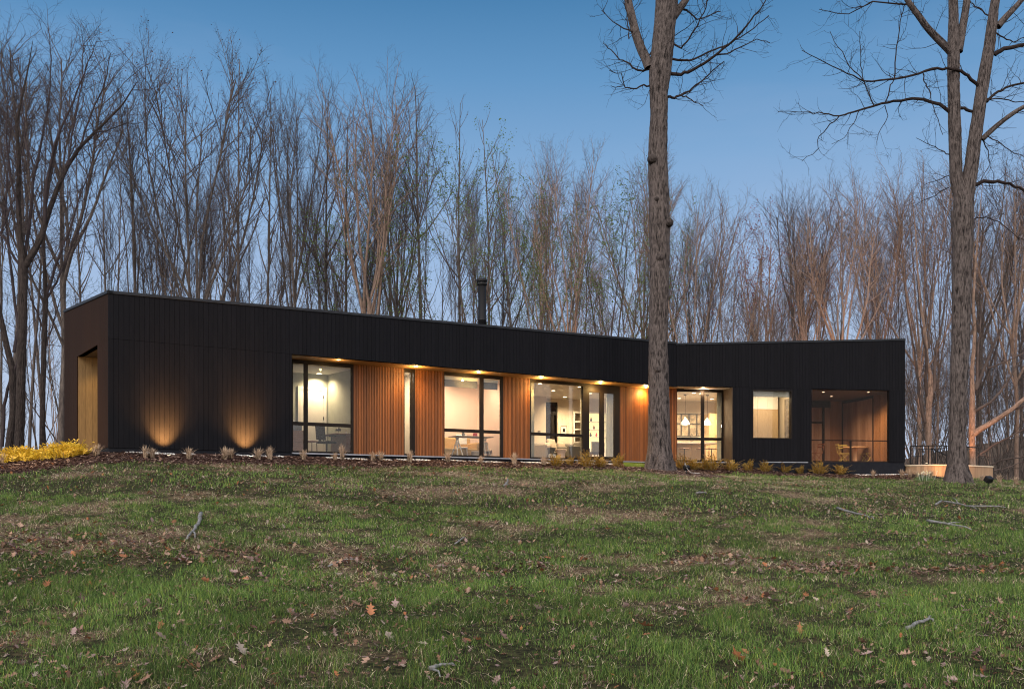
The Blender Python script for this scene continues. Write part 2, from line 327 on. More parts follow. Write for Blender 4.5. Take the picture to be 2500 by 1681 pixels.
bu = n.new('ShaderNodeBump'); bu.inputs['Distance'].default_value = 0.03; l.new(no.outputs[0], bu.inputs['Height']); l.new(bu.outputs[0], b.inputs['Normal'])
tag(np_mesh('ground', vv, ff, m_ground, gc, True), kind='structure')

def attr_mat(name, rough=0.8, trans=0.25, spec=0.2):
    m = bpy.data.materials.new(name); m.use_nodes = True; n, l = m.node_tree.nodes, m.node_tree.links; b = n['Principled BSDF']; b.inputs['Roughness'].default_value = rough; b.inputs['Specular IOR Level'].default_value = spec
    a = n.new('ShaderNodeAttribute'); a.attribute_name = 'col'; l.new(a.outputs['Color'], b.inputs['Base Color'])
    if trans:
        tr = n.new('ShaderNodeBsdfTranslucent'); l.new(a.outputs['Color'], tr.inputs[0]); ms = n.new('ShaderNodeMixShader'); ms.inputs[0].default_value = trans
        l.new(b.outputs[0], ms.inputs[1]); l.new(tr.outputs[0], ms.inputs[2]); l.new(ms.outputs[0], n['Material Output'].inputs[0])
    return m
m_blade = attr_mat('grass_blade'); m_chip = attr_mat('mulch_chip', 0.9, 0); m_leafl = attr_mat('leaf_litter', 0.7, 0.15)
rng = np.random.default_rng(7)
def blades(x, y, h, w, lean, cols, z=None):
    N = len(x); z = gz(x, y)-0.004 if z is None else z; a = rng.uniform(0, 2*np.pi, N); b = rng.uniform(0, 2*np.pi, N)
    wx = np.cos(a)*w/2; wy = np.sin(a)*w/2; lx = np.cos(b)*lean*h; ly = np.sin(b)*lean*h; hz = h*np.sqrt(np.maximum(0.04, 1-np.minimum(lean, .97)**2))
    V = np.zeros((N, 5, 3), np.float32)
    V[:, 0] = np.c_[x-wx, y-wy, z]; V[:, 1] = np.c_[x+wx, y+wy, z]
    V[:, 2] = np.c_[x-wx*.8+lx*.35, y-wy*.8+ly*.35, z+hz*.6]; V[:, 3] = np.c_[x+wx*.8+lx*.35, y+wy*.8+ly*.35, z+hz*.6]; V[:, 4] = np.c_[x+lx, y+ly, z+hz]
    base = np.arange(N)[:, None, None]*5; F = base+np.array([[0, 1, 3], [0, 3, 2], [2, 3, 4]])[None]
    return V.reshape(-1, 3), F.reshape(-1, 3), np.repeat(cols, 5, 0)
def lawn_points(N, d0, d1, marg=4.0):
    u = rng.uniform(0, 1, N); d = np.sqrt(d0*d0+u*(d1*d1-d0*d0)); x = rng.uniform(-1, 1, N)*(0.56*d+marg); return x, d
def grass_set(N, d0, d1, hs, ws):
    x, y = lawn_points(N, d0, d1); x += (rng.normal(0, .03, N)); 
    s = straw_mask(x, y); lf = leaf_mask(x, y)
    clump = fbm(x*3, y*3, 31, 3); clump = np.clip((clump-.5)*2.4+.5, .0, 1)
    keep = (~bed_mask(x, y)) & (rng.uniform(0, 1, N) < (1-0.5*s)*(.25+1.0*clump)*np.where(y > 20, 1.25, 1)) & (y < 45)
    wm = -(x-PA[0])*dM[1]+(y-PA[1])*dM[0]; tm = (x-PA[0])*dM[0]+(y-PA[1])*dM[1]; wr = -(x-PC[0])*dR[1]+(y-PC[1])*dR[0]; tr = (x-PC[0])*dR[0]+(y-PC[1])*dR[1]
    keep &= ~((wm > -.3) & (tm > -.2) & (wr > -.3) & (tr < 9.9))
    x, y, s, clump = x[keep], y[keep], s[keep], clump[keep]; N = len(x)
    dead = rng.uniform(0, 1, N) < (0.15+0.65*s)
    v = rng.uniform(0, 1, (N, 1)); pt = fbm(x*.5+50, y*.6, 41, 3)[:, None]
    g = np.array([[0.026, 0.072, 0.016]])*(1-v**1.5)+np.array([[0.24, 0.37, 0.09]])*v**1.5
    g = g*(0.35+1.15*pt)*np.where(rng.uniform(0, 1, (N, 1)) < .18, np.array([[1.5, 1.15, .9]]), 1.0); d = np.array([[0.22, 0.17, 0.11]])*(1-v)+np.array([[0.80, 0.68, 0.46]])*v
    br = rng.uniform(0, 1, (N, 1)) < 0.3; d = np.where(br, np.array([[0.13, 0.085, 0.06]])*(0.5+v), d)
    c = np.where(dead[:, None], d, g)
    h = rng.uniform(hs[0], hs[1], N)*(0.45+1.15*clump); h *= np.where(dead, .8, 1); h *= np.where(rng.uniform(0, 1, N) < .03, 1.8, 1)
    lean = np.where(dead, rng.uniform(.5, .97, N), rng.uniform(.1, .75, N)); w = rng.uniform(ws[0], ws[1], N)
    return blades(x, y, h, w, lean, c)
parts = [grass_set(400000, 6.0, 12, (.025, .085), (.0025, .005)), grass_set(340000, 12, 20, (.025, .08), (.004, .008)), grass_set(290000, 20, 43, (.03, .085), (.007, .013))]
def join(ps):
    V = []; F = []; C = []; o = 0
    for v, f, c in ps: V.append(v); F.append(f+o); C.append(c); o += len(v)
    return np.concatenate(V), np.concatenate(F), np.concatenate(C)
V, F, C = join(parts)
tag(np_mesh('lawn_grass', V, F, m_blade, C), 'patchy green lawn grass mixed with dead straw', 'grass', kind='stuff')
# dead straw lying flat on the lawn
x, y = lawn_points(230000, 6.0, 40); s = straw_mask(x, y); k = (rng.uniform(0, 1, len(x)) < .2+.7*s) & ~bed_mask(x, y); x, y = x[k], y[k]
wm = -(x-PA[0])*dM[1]+(y-PA[1])*dM[0]; k = (wm < -.3) | (x > 16.5); x, y = x[k], y[k]; N = len(x); v = rng.uniform(0, 1, (N, 1))
c = np.array([[0.20, 0.14, 0.10]])*(1-v)+np.array([[0.75, 0.63, 0.45]])*v
V, F, C = blades(x, y, rng.uniform(.05, .14, N), rng.uniform(.003, .006, N)*(1+y/25), rng.uniform(.93, .99, N), c, gz(x, y)+rng.uniform(.004, .03, N))
tag(np_mesh('dead_straw', V, F, m_blade, C), 'tan dead grass and straw matted between the green patches', 'straw', kind='stuff')
# mulch chips in the bed
x = rng.uniform(-19, 18, 260000); y = rng.uniform(22, 42, 260000); k = bed_mask(x, y); x, y = x[k], y[k]
wm = -(x-PA[0])*dM[1]+(y-PA[1])*dM[0]; tm = (x-PA[0])*dM[0]+(y-PA[1])*dM[1]; wr = -(x-PC[0])*dR[1]+(y-PC[1])*dR[0]
k = (((wm < -.06) | (tm < -.2)) | (wr < -.06)) & ~((wm > -.06) & (tm > -.2) & (tm < 20.5)); x, y = x[k][:90000], y[k][:90000]; N = len(x)
z = gz(x, y)+rng.uniform(0, .025, N); a = rng.uniform(0, 2*np.pi, N); L = rng.uniform(.02, .055, N); w = rng.uniform(.006, .016, N)
dx, dy = np.cos(a), np.sin(a); tz = rng.uniform(-.014, .022, N); tz2 = rng.uniform(-.012, .012, N)
V = np.stack([np.c_[x-dx*L-dy*w, y-dy*L+dx*w, z+tz2], np.c_[x+dx*L-dy*w, y+dy*L+dx*w, z+tz+.004], np.c_[x+dx*L+dy*w, y+dy*L-dx*w, z+tz-tz2], np.c_[x-dx*L+dy*w, y-dy*L-dx*w, z]], 1).reshape(-1, 3)
F = np.arange(N)[:, None]*4+np.arange(4)[None]; v = rng.uniform(0, 1, (N, 1))
C = np.where(v < .5, np.array([[.05, .026, .022]])+v*.035, np.where(v < .88, np.array([[.15, .09, .068]])*(v+.2), np.array([[.42, .30, .24]])))
tree_r = (np.hypot(x-5.4, y-35.3) < 2.2)[:, None]; C = np.where(tree_r, C*.6+np.array([[.10, .075, .065]]), C)
tag(np_mesh('mulch_chips', V, F, m_chip, np.repeat(C, 4, 0)), 'red brown bark mulch in the planting bed along the house', 'mulch', kind='stuff')

# ---------------------------------------------------------------- the house
H = thing('house', 'long low black boarded house with wood slat walls and lit windows', 'house', (PA[0], PA[1], FZ), world=True)
ZT0, ZT1, ZTR0, ZTR1 = 7.008, 7.46, 7.416, 7.862
ZD = 7.457
topM = lambda t: ZT0+(ZT1-ZT0)*t/LM-.08
topR = lambda t: ZTR0+(ZTR1-ZTR0)*t/LR-.08
topS = lambda t: ZT0+(ZD-ZT0)*t/6.3-.08
rb = random.Random(4)
def boards(mb, F, t0, t1, zb, zt, w=0.0, bw=0.135, gap=0.006, th=0.02, holes=()):
    t = t0
    while t < t1-1e-4:
        e = min(t+bw, t1)
        cuts = [t, e]
        for h in holes:
            for q in h[:2]:
                if t+1e-3 < q < e-1e-3: cuts.append(q)
        cuts.sort(); mb.var = rb.random()
        for a, b in zip(cuts[:-1], cuts[1:]):
            b2 = b-(gap if b == e else 0); mid = (a+b)/2
            segs = [(zb, None)]
            for h in holes:
                if h[0] < mid < h[1]:
                    segs = [(zb, h[2]), (h[3], None)]
            for s0, s1 in segs:
                z1 = zt(a) if s1 is None else s1; z1b = zt(b2) if s1 is None else s1
                if z1-s0 > 0.01: mb.fbox(F, a, b2, w, w+th, s0, z1, z1b)
        t = e
T5 = FM.tof(713); T6 = FR.tof(1789.6)
W5 = (FR.tof(1837), FR.tof(1934), 0, 0); W5 = (W5[0], W5[1], FR.zof(1070.4, 4), FR.zof(951.4, 4))
PT = (FR.tof(1981.7), FR.tof(2171.4), FZ2-.01, SZ2)
mb = MB()
boards(mb, FM, 0, T5, FZ, lambda t: SZ-.004)
boards(mb, FM, 0, LM, SZ+.004, topM)
mb.build('cladding', m_clad, H)
mb = MB()
boards(mb, FR, T6, LR, FZ2, lambda t: SZ2-.004, holes=[W5, (PT[0], PT[1], FZ2, SZ2+1)])
boards(mb, FR, 0.0, LR, SZ2+.004, topR)
mb.build('cladding', m_clad, H)
S0, S1 = FS.tof(238), FS.tof(188.3)
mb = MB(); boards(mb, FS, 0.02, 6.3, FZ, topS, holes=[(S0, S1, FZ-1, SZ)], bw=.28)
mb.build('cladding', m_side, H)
# backing walls (solid behind the boards)
mb = MB()
mb.fbox(FM, 0.025, T5, .022, .18, FZ, SZ); mb.fbox(FM, 0.025, LM+.1, .022, .18, SZ, topM(0), topM(LM))
mb.fbox(FR, T6, W5[0], .022, .18, FZ2, SZ2); mb.fbox(FR, W5[1], PT[0], .022, .18, FZ2, SZ2); mb.fbox(FR, PT[1], LR, .022, .18, FZ2, SZ2)
mb.fbox(FR, W5[0], W5[1], .022, .18, FZ2, W5[2]-.03); mb.fbox(FR, W5[0], W5[1], .022, .18, W5[3]+.03, SZ2-.002)
mb.fbox(FR, 0.1, LR, .022, .18, SZ2, topR(0), topR(LR))
mb.fbox(FS, .2, S0, .022, .18, FZ, topS(0)-.02, topS(S0)-.02); mb.fbox(FS, S0, S1, .022, .18, SZ, topS(S0)-.02, topS(S1)-.02); mb.fbox(FS, S1, 6.3, .022, .18, FZ, topS(S1)-.02, topS(6.3)-.02)
Dp = FM.P(0, 6.3, 0)[:2]; Gp = (2.87, 46.8); E2 = FR.P(LR, 8.6, 0)[:2]
for p, q, z0, z1 in ((Dp, Gp, 7.3, 7.9), (Gp, E2, 7.9, 8.0)):
    d, L = unit(p, q); f = Fr(p, d, (-d[1], d[0])); mb.fbox(f, 0, L, -.2, 0, FZ-.4, z0, z1)
f = Fr(PE, (-dR[1], dR[0]), (-dR[0], -dR[1])); mb.fbox(f, 0.2, 8.6, 0.0, .15, FZ-.6, topR(LR), 7.9)
mb.build('outer_wall', m_clad, H)
# foundation
mb = MB()
mb.fbox(FM, 0.01, LM+.3, .03, .3, FZ-1.2, FZ-.005); mb.fbox(FS, 0.31, 6.3, .03, .3, FZ-1.2, FZ-.005)
mb.fbox(FR, -.2, LR-.01, .035, .3, FZ2-1.5, FZ2-.005); mb.fbox(f, .3, 8.6, .01, .3, FZ2-1.8, FZ2-.605)
mb.fbox(FR, FR.tof(1865), FR.tof(1960), -.35, .034, FZ2-1.2, FZ2-.06)
mb.build('foundation', m_found, H)
mb = MB(); mb.fbox(FM, T5, LM+.4, -.03, .05, FZ-.045, FZ-.006); mb.fbox(FR, .1, T6, -.03, .05, FZ-.045+.03, FZ+.02)
mb.fbox(FR, FR.tof(1860), FR.tof(1962), -.38, .033, FZ2-.058, FZ2-.02)
mb.build('sill_ledge', m_ledge, H)
# recess floor slab
mb = MB(); mb.fbox(FM, T5-.2, LM-.2, .052, 1.3, FZ-.25, FZ-.002); mb.fbox(FR, .2, T6+.3, .052, 1.2, FZ-.25, FZ+.018); mb.build('entry_slab', m_found, H)
# roof
mb = MB()
mb.poly([PA, PC, Gp, Dp], [ZT0-.075, ZT1-.075, 8.05, ZD-.075], [ZT0-.02, ZT1-.02, 8.1, ZD-.02])
mb.poly([PC, PE, E2, Gp], [ZTR0-.075, ZTR1-.075, 8.1, 8.05], [ZTR0-.02, ZTR1-.02, 8.15, 8.1])
roof = mb.build('roof', m_roof, H)
mb = MB()
for F, L, z0, z1 in ((FM, LM, ZT0, ZT1), (FS, 6.3, ZT0, ZD), (FR, LR, ZTR0, ZTR1)):
    mb.hexa([F.P(-.03, -.03, z0-.075), F.P(L, -.03, z1-.075), F.P(L, .12, z1-.075), F.P(-.03, .12, z0-.075), F.P(-.03, -.03, z0), F.P(L, -.03, z1), F.P(L, .12, z1), F.P(-.03, .12, z0)])
mb.build('roof_edge', m_roof, roof)
# soffits and ceilings
n_ = lambda F, w, t: F.P(t, w, 0)[:2]
mb = MB(); mb.fbox(FM, T5, LM-.05, .03, 1.12, SZ, SZ+.06); mb.build('soffit', m_soffit, H)
mb = MB(); mb.fbox(FR, .02, T6, .03, 1.0, SZ2, SZ2+.06); mb.build('soffit', m_soffit, H)
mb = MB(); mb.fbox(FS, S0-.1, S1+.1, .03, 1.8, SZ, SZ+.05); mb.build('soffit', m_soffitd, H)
mb = MB()
mb.poly([n_(FM, 1.2, .3), n_(FM, 1.2, 19.6), n_(FR, 1.06, .3), n_(FR, .19, T6+.1), n_(FR, .19, PT[0]-.05), n_(FR, 7.5, PT[0]-.05), (2.87, 46.6), n_(FM, 6.1, .3)], SZ+.02, SZ+.15)
mb.build('ceiling', m_ceil, H)
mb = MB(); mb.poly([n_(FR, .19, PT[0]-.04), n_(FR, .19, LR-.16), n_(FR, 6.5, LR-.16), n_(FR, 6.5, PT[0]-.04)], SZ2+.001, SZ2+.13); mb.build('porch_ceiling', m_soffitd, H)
mb = MB()
mb.poly([n_(FM, 1.2, .3), n_(FM, 1.2, 19.6), n_(FR, 1.06, .3), n_(FR, .19, T6+.1), n_(FR, .19, LR-.2), n_(FR, 7.5, LR-.2), (2.87, 46.6), n_(FM, 6.1, .3)], FZ-.2, FZ-.001)
mb.build('floor', m_floor, H)
# slatted wood panels in the recess
rs = random.Random(8)
def slats(F, t0, t1, w, z0, z1, dark=None):
    mb = MB(); t = t0
    while t < t1-.01:
        mb.var = rs.random(); mb.fbox(F, t, min(t+.040, t1), w-.035+rs.uniform(-.001, .001), w, z0, z1); t += .058
    o = mb.build('slat_panel', m_slat, H)
    mb = MB(); mb.fbox(F, t0, t1, w+.001, w+.14, z0, z1); mb.build('slat_backing', m_slatback, o); return o
wm_, wr_ = 1.1, .95
tx = lambda px: FM.tof(px, wm_); tr_ = lambda px: FR.tof(px, wr_)
for a, b in ((862.5, 985.3), (1012.5, 1083), (1228, 1292.5), (1512, 1598)): slats(FM, tx(a), tx(b), wm_, FZ, SZ)
slats(FR, tr_(1599), tr_(1651), wr_, FZ+.02, SZ2)
# brown boarded reveal at the right end of the kitchen recess, and the lit end-wall recess
mb = MB(); f2 = Fr(FR.P(T6, 0, 0)[:2], (-dR[1], dR[0]), (dR[0], dR[1])); boards(mb, f2, .03, wr_+.1, FZ2, lambda t: SZ2-.001, w=-.02, bw=.12); mb.build('recess_side_wall', m_dbrown, H)
mb = MB(); f3 = Fr(FS.P(S1, 0, 0)[:2], FS.n, (-FS.d[0], -FS.d[1])); boards(mb, f3, .03, 1.7, FZ-.15, lambda t: SZ-.001, w=-.0, bw=.2); mb.build('recess_side_wall', m_revtan, H)
mb = MB(); mb.fbox(FS, S0, S1+.1, 1.7, 1.8, FZ-.2, SZ); mb.fbox(FS, S0-.1, S0, .03, 1.8, FZ-.2, SZ); mb.fbox(FS, S0-.1, S1+.1, .03, 1.8, FZ-.3, FZ-.16); mb.build('recess_back_wall', m_cladback, H)
# windows
def window(F, w, bars, panes, z0, z1, pane_mat=None, dep=.07):
    mb = MB()
    for a, b, c, d in bars: mb.fbox(F, a, b, w-.03, w-.03+dep+(.004 if d-c > 1 else 0), c, d)
    o = mb.build('window', m_frame, H)
    for a, b, c, d in panes:
        p = MB(); p.fbox(F, a, b, w+.0, w+.008, c, d); p.build('pane', pane_mat or m_glass, o)
    return o
ZH, ZS, ZTa, ZTb = SZ-.115, FZ+.1, FZ+.895, FZ+1.005
def std_window(F, t, pxs, w, fz, sz, left=.02):
    # pxs: left edge, mullion left, mullion right, right glass edge, right edge
    e = [t(p) for p in pxs]; zh, zs, za, zb = sz-.115, fz+.1, fz+.895, fz+1.005
    bars = [(e[0], e[4], zh, sz), (e[0], e[4], fz+.001, zs), (e[1], e[2], zs, zh), (e[3], e[4], zs, zh), (e[0], e[0]+left, zs, zh), (e[0]+left, e[1], za, zb), (e[2], e[3], za, zb)]
    panes = [(e[0]+left, e[1], zb, zh), (e[0]+left, e[1], zs, za), (e[2], e[3], zb, zh), (e[2], e[3], zs, za)]
    return window(F, w, bars, panes, fz, sz)
std_window(FM, tx, (713, 742, 751, 857, 862.3), wm_, FZ, SZ)
std_window(FM, tx, (1083.2, 1171.6, 1179.8, 1221.3, 1227.8), wm_, FZ, SZ)
std_window(FR, tr_, (1651.3, 1711.5, 1719, 1761.5, 1768.5), wr_, FZ+.02, SZ2)
e = [tx(p) for p in (985.5, 987, 1001.5, 1006.5, 1008, 1012.3)]
window(FM, wm_, [(e[0], e[5], ZH, SZ), (e[0], e[5], FZ+.001, ZS), (e[0], e[1], ZS, ZH), (e[2], e[3], ZS, ZH), (e[4], e[5], ZS, ZH)], [(e[1], e[2], ZS, ZH)], FZ, SZ)
e = [tx(p) for p in (1292.7, 1295.5, 1422, 1437.5, 1464, 1473.8, 1499, 1511.8)]
window(FM, wm_, [(e[0], e[3], ZH, SZ), (e[0], e[3], FZ+.001, ZS), (e[0], e[1], ZS, ZH), (e[2], e[3], ZS, ZH), (e[1], e[2], ZTa, ZTb), (e[3], e[6], SZ-.32, SZ), (e[3], e[6], FZ+.001, FZ+.19),
                 (e[4], e[5], FZ+.19, SZ-.32), (e[6], e[7], FZ+.001, SZ)], [(e[1], e[2], ZTb, ZH), (e[1], e[2], ZS, ZTa), (e[3], e[4], FZ+.19, SZ-.32), (e[5], e[6], FZ+.19, SZ-.32)], FZ, SZ)
# punched window of the right wing
a, b, c, d = W5
mb = MB(); mb.fbox(FR, a-.0, a+.035, -.012, .2, c, d); mb.fbox(FR, b-.035, b, -.012, .2, c, d); mb.fbox(FR, a+.035, b-.035, -.012, .2, c, c+.035); mb.fbox(FR, a+.035, b-.035, -.012, .2, d-.035, d)
o = mb.build('window', m_frame, H); p = MB(); p.fbox(FR, a+.035, b-.035, .12, .128, c+.035, d-.035); p.build('pane', m_glass, o)
# porch opening: frame, tinted screens, slim guard rail
a, b = PT[0], PT[1]
pm = FR.tof(2076, .1)
mb = MB(); mb.fbox(FR, a, b, .06, .1, SZ2-.03, SZ2-.002); mb.fbox(FR, a, b, .06, .1, FZ2, FZ2+.04); mb.fbox(FR, a, a+.03, .06, .1, FZ2+.04, SZ2-.03); mb.fbox(FR, b-.03, b, .06, .1, FZ2+.04, SZ2-.03)
zr = FR.zof(1074.5, 7.3); mb.fbox(FR, a+.03, b-.03, .065, .095, zr-.02, zr+.02); mb.fbox(FR, pm-.035, pm+.035, .062, .098, FZ2+.04, zr-.02)
o = mb.build('screen_frame', m_frame, H)
for q in ((a+.03, b-.03, zr+.02, SZ2-.03), (a+.03, pm-.035, FZ2+.04, zr-.02), (pm+.035, b-.03, FZ2+.04, zr-.02)):
    p = MB(); p.fbox(FR, q[0], q[1], .076, .082, q[2], q[3]); p.build('screen', m_screen, o)
# interior walls
def iwall(F, t0, t1, w0, w1, m, z0=FZ, z1=SZ+.019):
    mb = MB(); mb.fbox(F, t0, t1, w0, w1, z0, z1); return mb.build('interior_wall', m, H)
iwall(FM, 4.0, 8.24, 4.31, 4.4, m_wgreen); iwall(FM, 8.24, 8.33, 1.2, 4.31, m_wgreen); iwall(FM, 3.9, 4.0, .2, 4.4, m_wgreen)
iwall(FM, 8.331, 10.6, 3.2, 3.3, m_wcream); iwall(FM, 10.6, 10.7, 1.25, 3.2, m_wcream)
iwall(FM, 10.72, 14.3, 4.0, 4.1, m_wpink); iwall(FM, 14.3, 14.4, 1.2, 4.1, m_wpink)
iwall(FM, 14.41, 14.5, 1.25, 6.6, m_wcream)
bw = 5.8
iwall(FR, -7.4, FR.tof(1332.7, 4.8), 4.8, 4.9, m_wcream)
iwall(FR, FR.tof(1360, bw), PT[0]-.3, bw, bw+.1, m_wcream); iwall(FR, -7.5, FR.tof(1333, bw)-.2, bw, bw+.1, m_wcream)
iwall(FR, 2.98, 3.03, .2, 2.6, m_wcream); iwall(FR, PT[0]-.35, PT[0]-.2, .2, 6.3, m_wcream)
iwall(FR, FR.tof(1333, bw)-.5, FR.tof(1360, bw)+.3, bw+1.4, bw+1.5, m_brownw)
# tall dark glazed door in the living room back wall
a, b = FR.tof(1333, bw), FR.tof(1360.5, bw); zt = FR.zof(981, -4.2, bw)
mb = MB(); mb.fbox(FR, a, a+.14, bw-.04, bw+.04, FZ, zt); mb.fbox(FR, b-.06, b, bw-.04, bw+.04, FZ, zt); mb.fbox(FR, a+.14, b-.06, bw-.04, bw+.04, zt-.12, zt); mb.fbox(FR, a+.14, b-.06, bw-.04, bw+.04, FZ+2.25, FZ+2.4); mb.fbox(FR, (a+b)/2-.02, (a+b)/2+.1, bw-.04, bw+.04, FZ, FZ+2.25)
o = mb.build('glazed_door', m_frame, H)
mb = MB(); mb.fbox(FR, a-.1, b+.05, bw-.03, bw+.1, zt, SZ+.018); mb.build('interior_wall', m_wcream, H)
# office door with casing
ob = MB(); a, b = FM.tof(727, 4.3), FM.tof(796.5, 4.3); b = min(b, 8.23)
ob.fbox(FM, a, a+.11, 4.27, 4.309, FZ, FZ+2.5); ob.fbox(FM, b-.11, b, 4.27, 4.309, FZ, FZ+2.5); ob.fbox(FM, a+.11, b-.11, 4.27, 4.309, FZ+2.39, FZ+2.5)
dr = ob.build('door', m_white, H); ob = MB(); ob.fbox(FM, a+.115, b-.115, 4.285, 4.308, FZ+.01, FZ+2.38); dl = ob.build('door_leaf', m_white, dr)
ob = MB()
for z in (.55, 1.35, 2.1): ob.fbox(FM, b-.125, b-.105, 4.25, 4.284, FZ+z, FZ+z+.12)
ob.build('hinge', m_black, dr)
# kitchen fittings fixed to the back wall
def fit(name, m, px0, px1, z0, z1, w0, w1, parent=H):
    mb = MB(); mb.fbox(FR, FR.tof(px0, w0), FR.tof(px1, w0), w0, w1, z0, z1); return mb.build(name, m, parent)
zc = lambda py, w=5.4: FR.zof(py, 2.5, w)
k = fit('glass_cabinet', m_dglass, 1640, 1711, zc(1065), zc(1009.5), 5.45, bw-.002)
mb = MB()
for px in (1664, 1683, 1702): mb.fbox(FR, FR.tof(px-1, 5.4), FR.tof(px+1, 5.4), 5.42, 5.449, zc(1062), zc(1011))
for py in (1064.5, 1034, 1010): mb.fbox(FR, FR.tof(1640, 5.4), FR.tof(1711, 5.4), 5.425, 5.449, zc(py)-.015, zc(py)+.015)
mb.build('cabinet_frame', m_black, k)
fit('backsplash', m_splash, 1640, 1711, zc(1073), zc(1066), 5.7, bw-.003)
k = fit('tall_cabinet', m_oak, 1732, 1766, FZ, zc(1008.5), 5.2, bw-.002)
fit('base_cabinet', m_oak, 1636, 1730, FZ, FZ+.9, 5.2, bw-.002)
# built-in wood cabinets seen through the punched window
wd = 1.95; k = MB(); t0, t1 = FR.tof(1825, wd), FR.tof(1900, wd); zz = FR.zof(999, 5, wd)
for i in range(3):
    s = (t1-t0)/3; k.fbox(FR, t0+s*i+.004, t0+s*(i+1)-.004, wd, wd+.5, FZ, zz); 
cb = k.build('wardrobe', m_oak, H); k = MB()
for i in range(3): s = (t1-t0)/3; k.fbox(FR, t0+s*i+.004, t0+s*(i+1)-.004, wd+.02, wd+.5, zz+.01, SZ+.01)
k.build('wardrobe_upper', m_white, cb)
iwall(FR, 3.03, PT[0]-.36, 2.5, 2.6, m_wcream)
k = MB(); k.fbox(FR, PT[0]-.40, PT[0]-.352, 1.15, 1.6, FZ, SZ-.25); k.build('glazed_door', m_dglass, H)
k = MB(); k.fbox(FR, W5[0]+.04, W5[1]-.04, .16, .19, W5[3]-.26, W5[3]-.04); k.build('roller_shade', m_curt, H)
# study roller shades
for a, b in ((1083.5, 1171.4), (1180, 1221)):
    k = MB(); k.fbox(FM, tx(a)+.02, tx(b)-.02, 1.2, 1.26, ZH-.12, ZH-.01); o = k.build('roller_shade', m_white, H)
    k = MB(); k.fbox(FM, tx(a)+.02, tx(b)-.02, 1.24, 1.25, ZH-.36, ZH-.12); k.build('reflection_band', m_blue, o)  # grey band models a reflection across the top of the glass
# living room shelves: lit wall unit
w0 = 5.5; t0, t1 = FR.tof(1401, w0), FR.tof(1482, w0); zt = FR.zof(1005, -2, w0); tmid = FR.tof(1422, w0)
k = MB(); k.fbox(FR, t0, t0+.05, w0, bw-.02, FZ, zt); k.fbox(FR, t1-.05, t1, w0, bw-.02, FZ, zt); k.fbox(FR, t0+.05, t1-.05, w0, bw-.02, zt-.06, zt)
k.fbox(FR, t0+.05, t1-.05, w0-.05, bw-.02, FZ, FZ+.75)
for py in (1029, 1048, 1066): z = FR.zof(py, -2, w0); k.fbox(FR, t0+.05, t1-.05, w0, bw-.02, z-.02, z+.02)
un = k.build('wall_unit', m_white, H)
k = MB(); k.fbox(FR, tmid, t1-.05, bw-.018, bw-.004, FZ+.75, zt-.06); k.build('lit_back_panel', m_shelf, un)
k = MB(); k.fbox(FR, t0+.05, tmid, bw-.018, bw-.004, FZ+.75, zt-.06); k.build('dark_back_panel', m_dglass, un)
# porch interior
iwall(FR, PT[0]-.19, PT[0]-.04, .2, 3.2, m_cladback, FZ2, SZ2)
m_porch = mat('porch_boards', (0.20, 0.12, 0.065), (0.26, 0.16, 0.09), 4, 0.5, 0.1, (9, 9, .6), var=.25)
pw = 4.7
k = MB(); boards(k, FR, FR.tof(2027, pw), LR-.17, FZ2, lambda t: SZ2, w=pw); boards(k, FR, PT[0]-.04, PT[0]+.02, FZ2, lambda t: SZ2, w=pw); k.build('porch_wall', m_porch, H)
# slanting glazed wall at the porch back right, then a boarded return
pA = FR.P(LR-.19, pw-.01, 0)[:2]; pB = FR.P(LR-.19, 2.05, 0)[:2]; pC = FR.P(LR-.17, .2, 0)[:2]
d, L = unit(pA, pB); f4 = Fr(pA, d, (-d[1], d[0]))
m_refl = mat('painted_reflection_glass', (0.20, 0.14, 0.115), (0.42, 0.33, 0.29), 0.8, 0.5, stretch=(3.5, 3.5, .4), spec=.3)  # tree reflections are painted as upright streaks on the opaque panes
k = MB(); k.fbox(f4, 0.06, L-.06, -.012, .005, FZ2+.06, SZ2-.12); gp = k.build('glass_door', m_refl, H)
k = MB(); k.fbox(f4, 0, .06, -.04, .01, FZ2, SZ2); k.fbox(f4, L-.06, L, -.04, .01, FZ2, SZ2); k.fbox(f4, .06, L-.06, -.04, .01, FZ2, FZ2+.06); k.fbox(f4, .06, L-.06, -.04, .01, SZ2-.12, SZ2); k.build('door_frame', m_frame, gp)
d, L = unit(pB, pC); f5 = Fr(pB, d, (-d[1], d[0])); k = MB(); boards(k, f5, 0.01, L, FZ2, lambda t: SZ2, w=-.02); k.build('porch_wall', m_porch, H)
k = MB(); a, b = PT[0]+.02, FR.tof(2027, pw); k.fbox(FR, a, b, pw+.02, pw+.05, FZ2, SZ2-.3); gp = k.build('glass_door', m_refl, H)
k = MB(); m_ = FR.tof(2010, pw)
k.fbox(FR, m_-.05, m_+.05, pw-.03, pw+.018, FZ2, SZ2-.3); k.fbox(FR, a, m_-.05, pw-.03, pw+.018, FZ2+1.9, FZ2+1.98); k.fbox(FR, a, b, pw-.03, pw+.05, SZ2-.3, SZ2); k.build('door_frame', m_frame, gp)
k = MB(); k.fbox(FR, PT[0]-.2, LR-.17, .2, pw+.1, FZ2-.05, FZ2+.005); k.build('porch_floor', m_brownw, H)
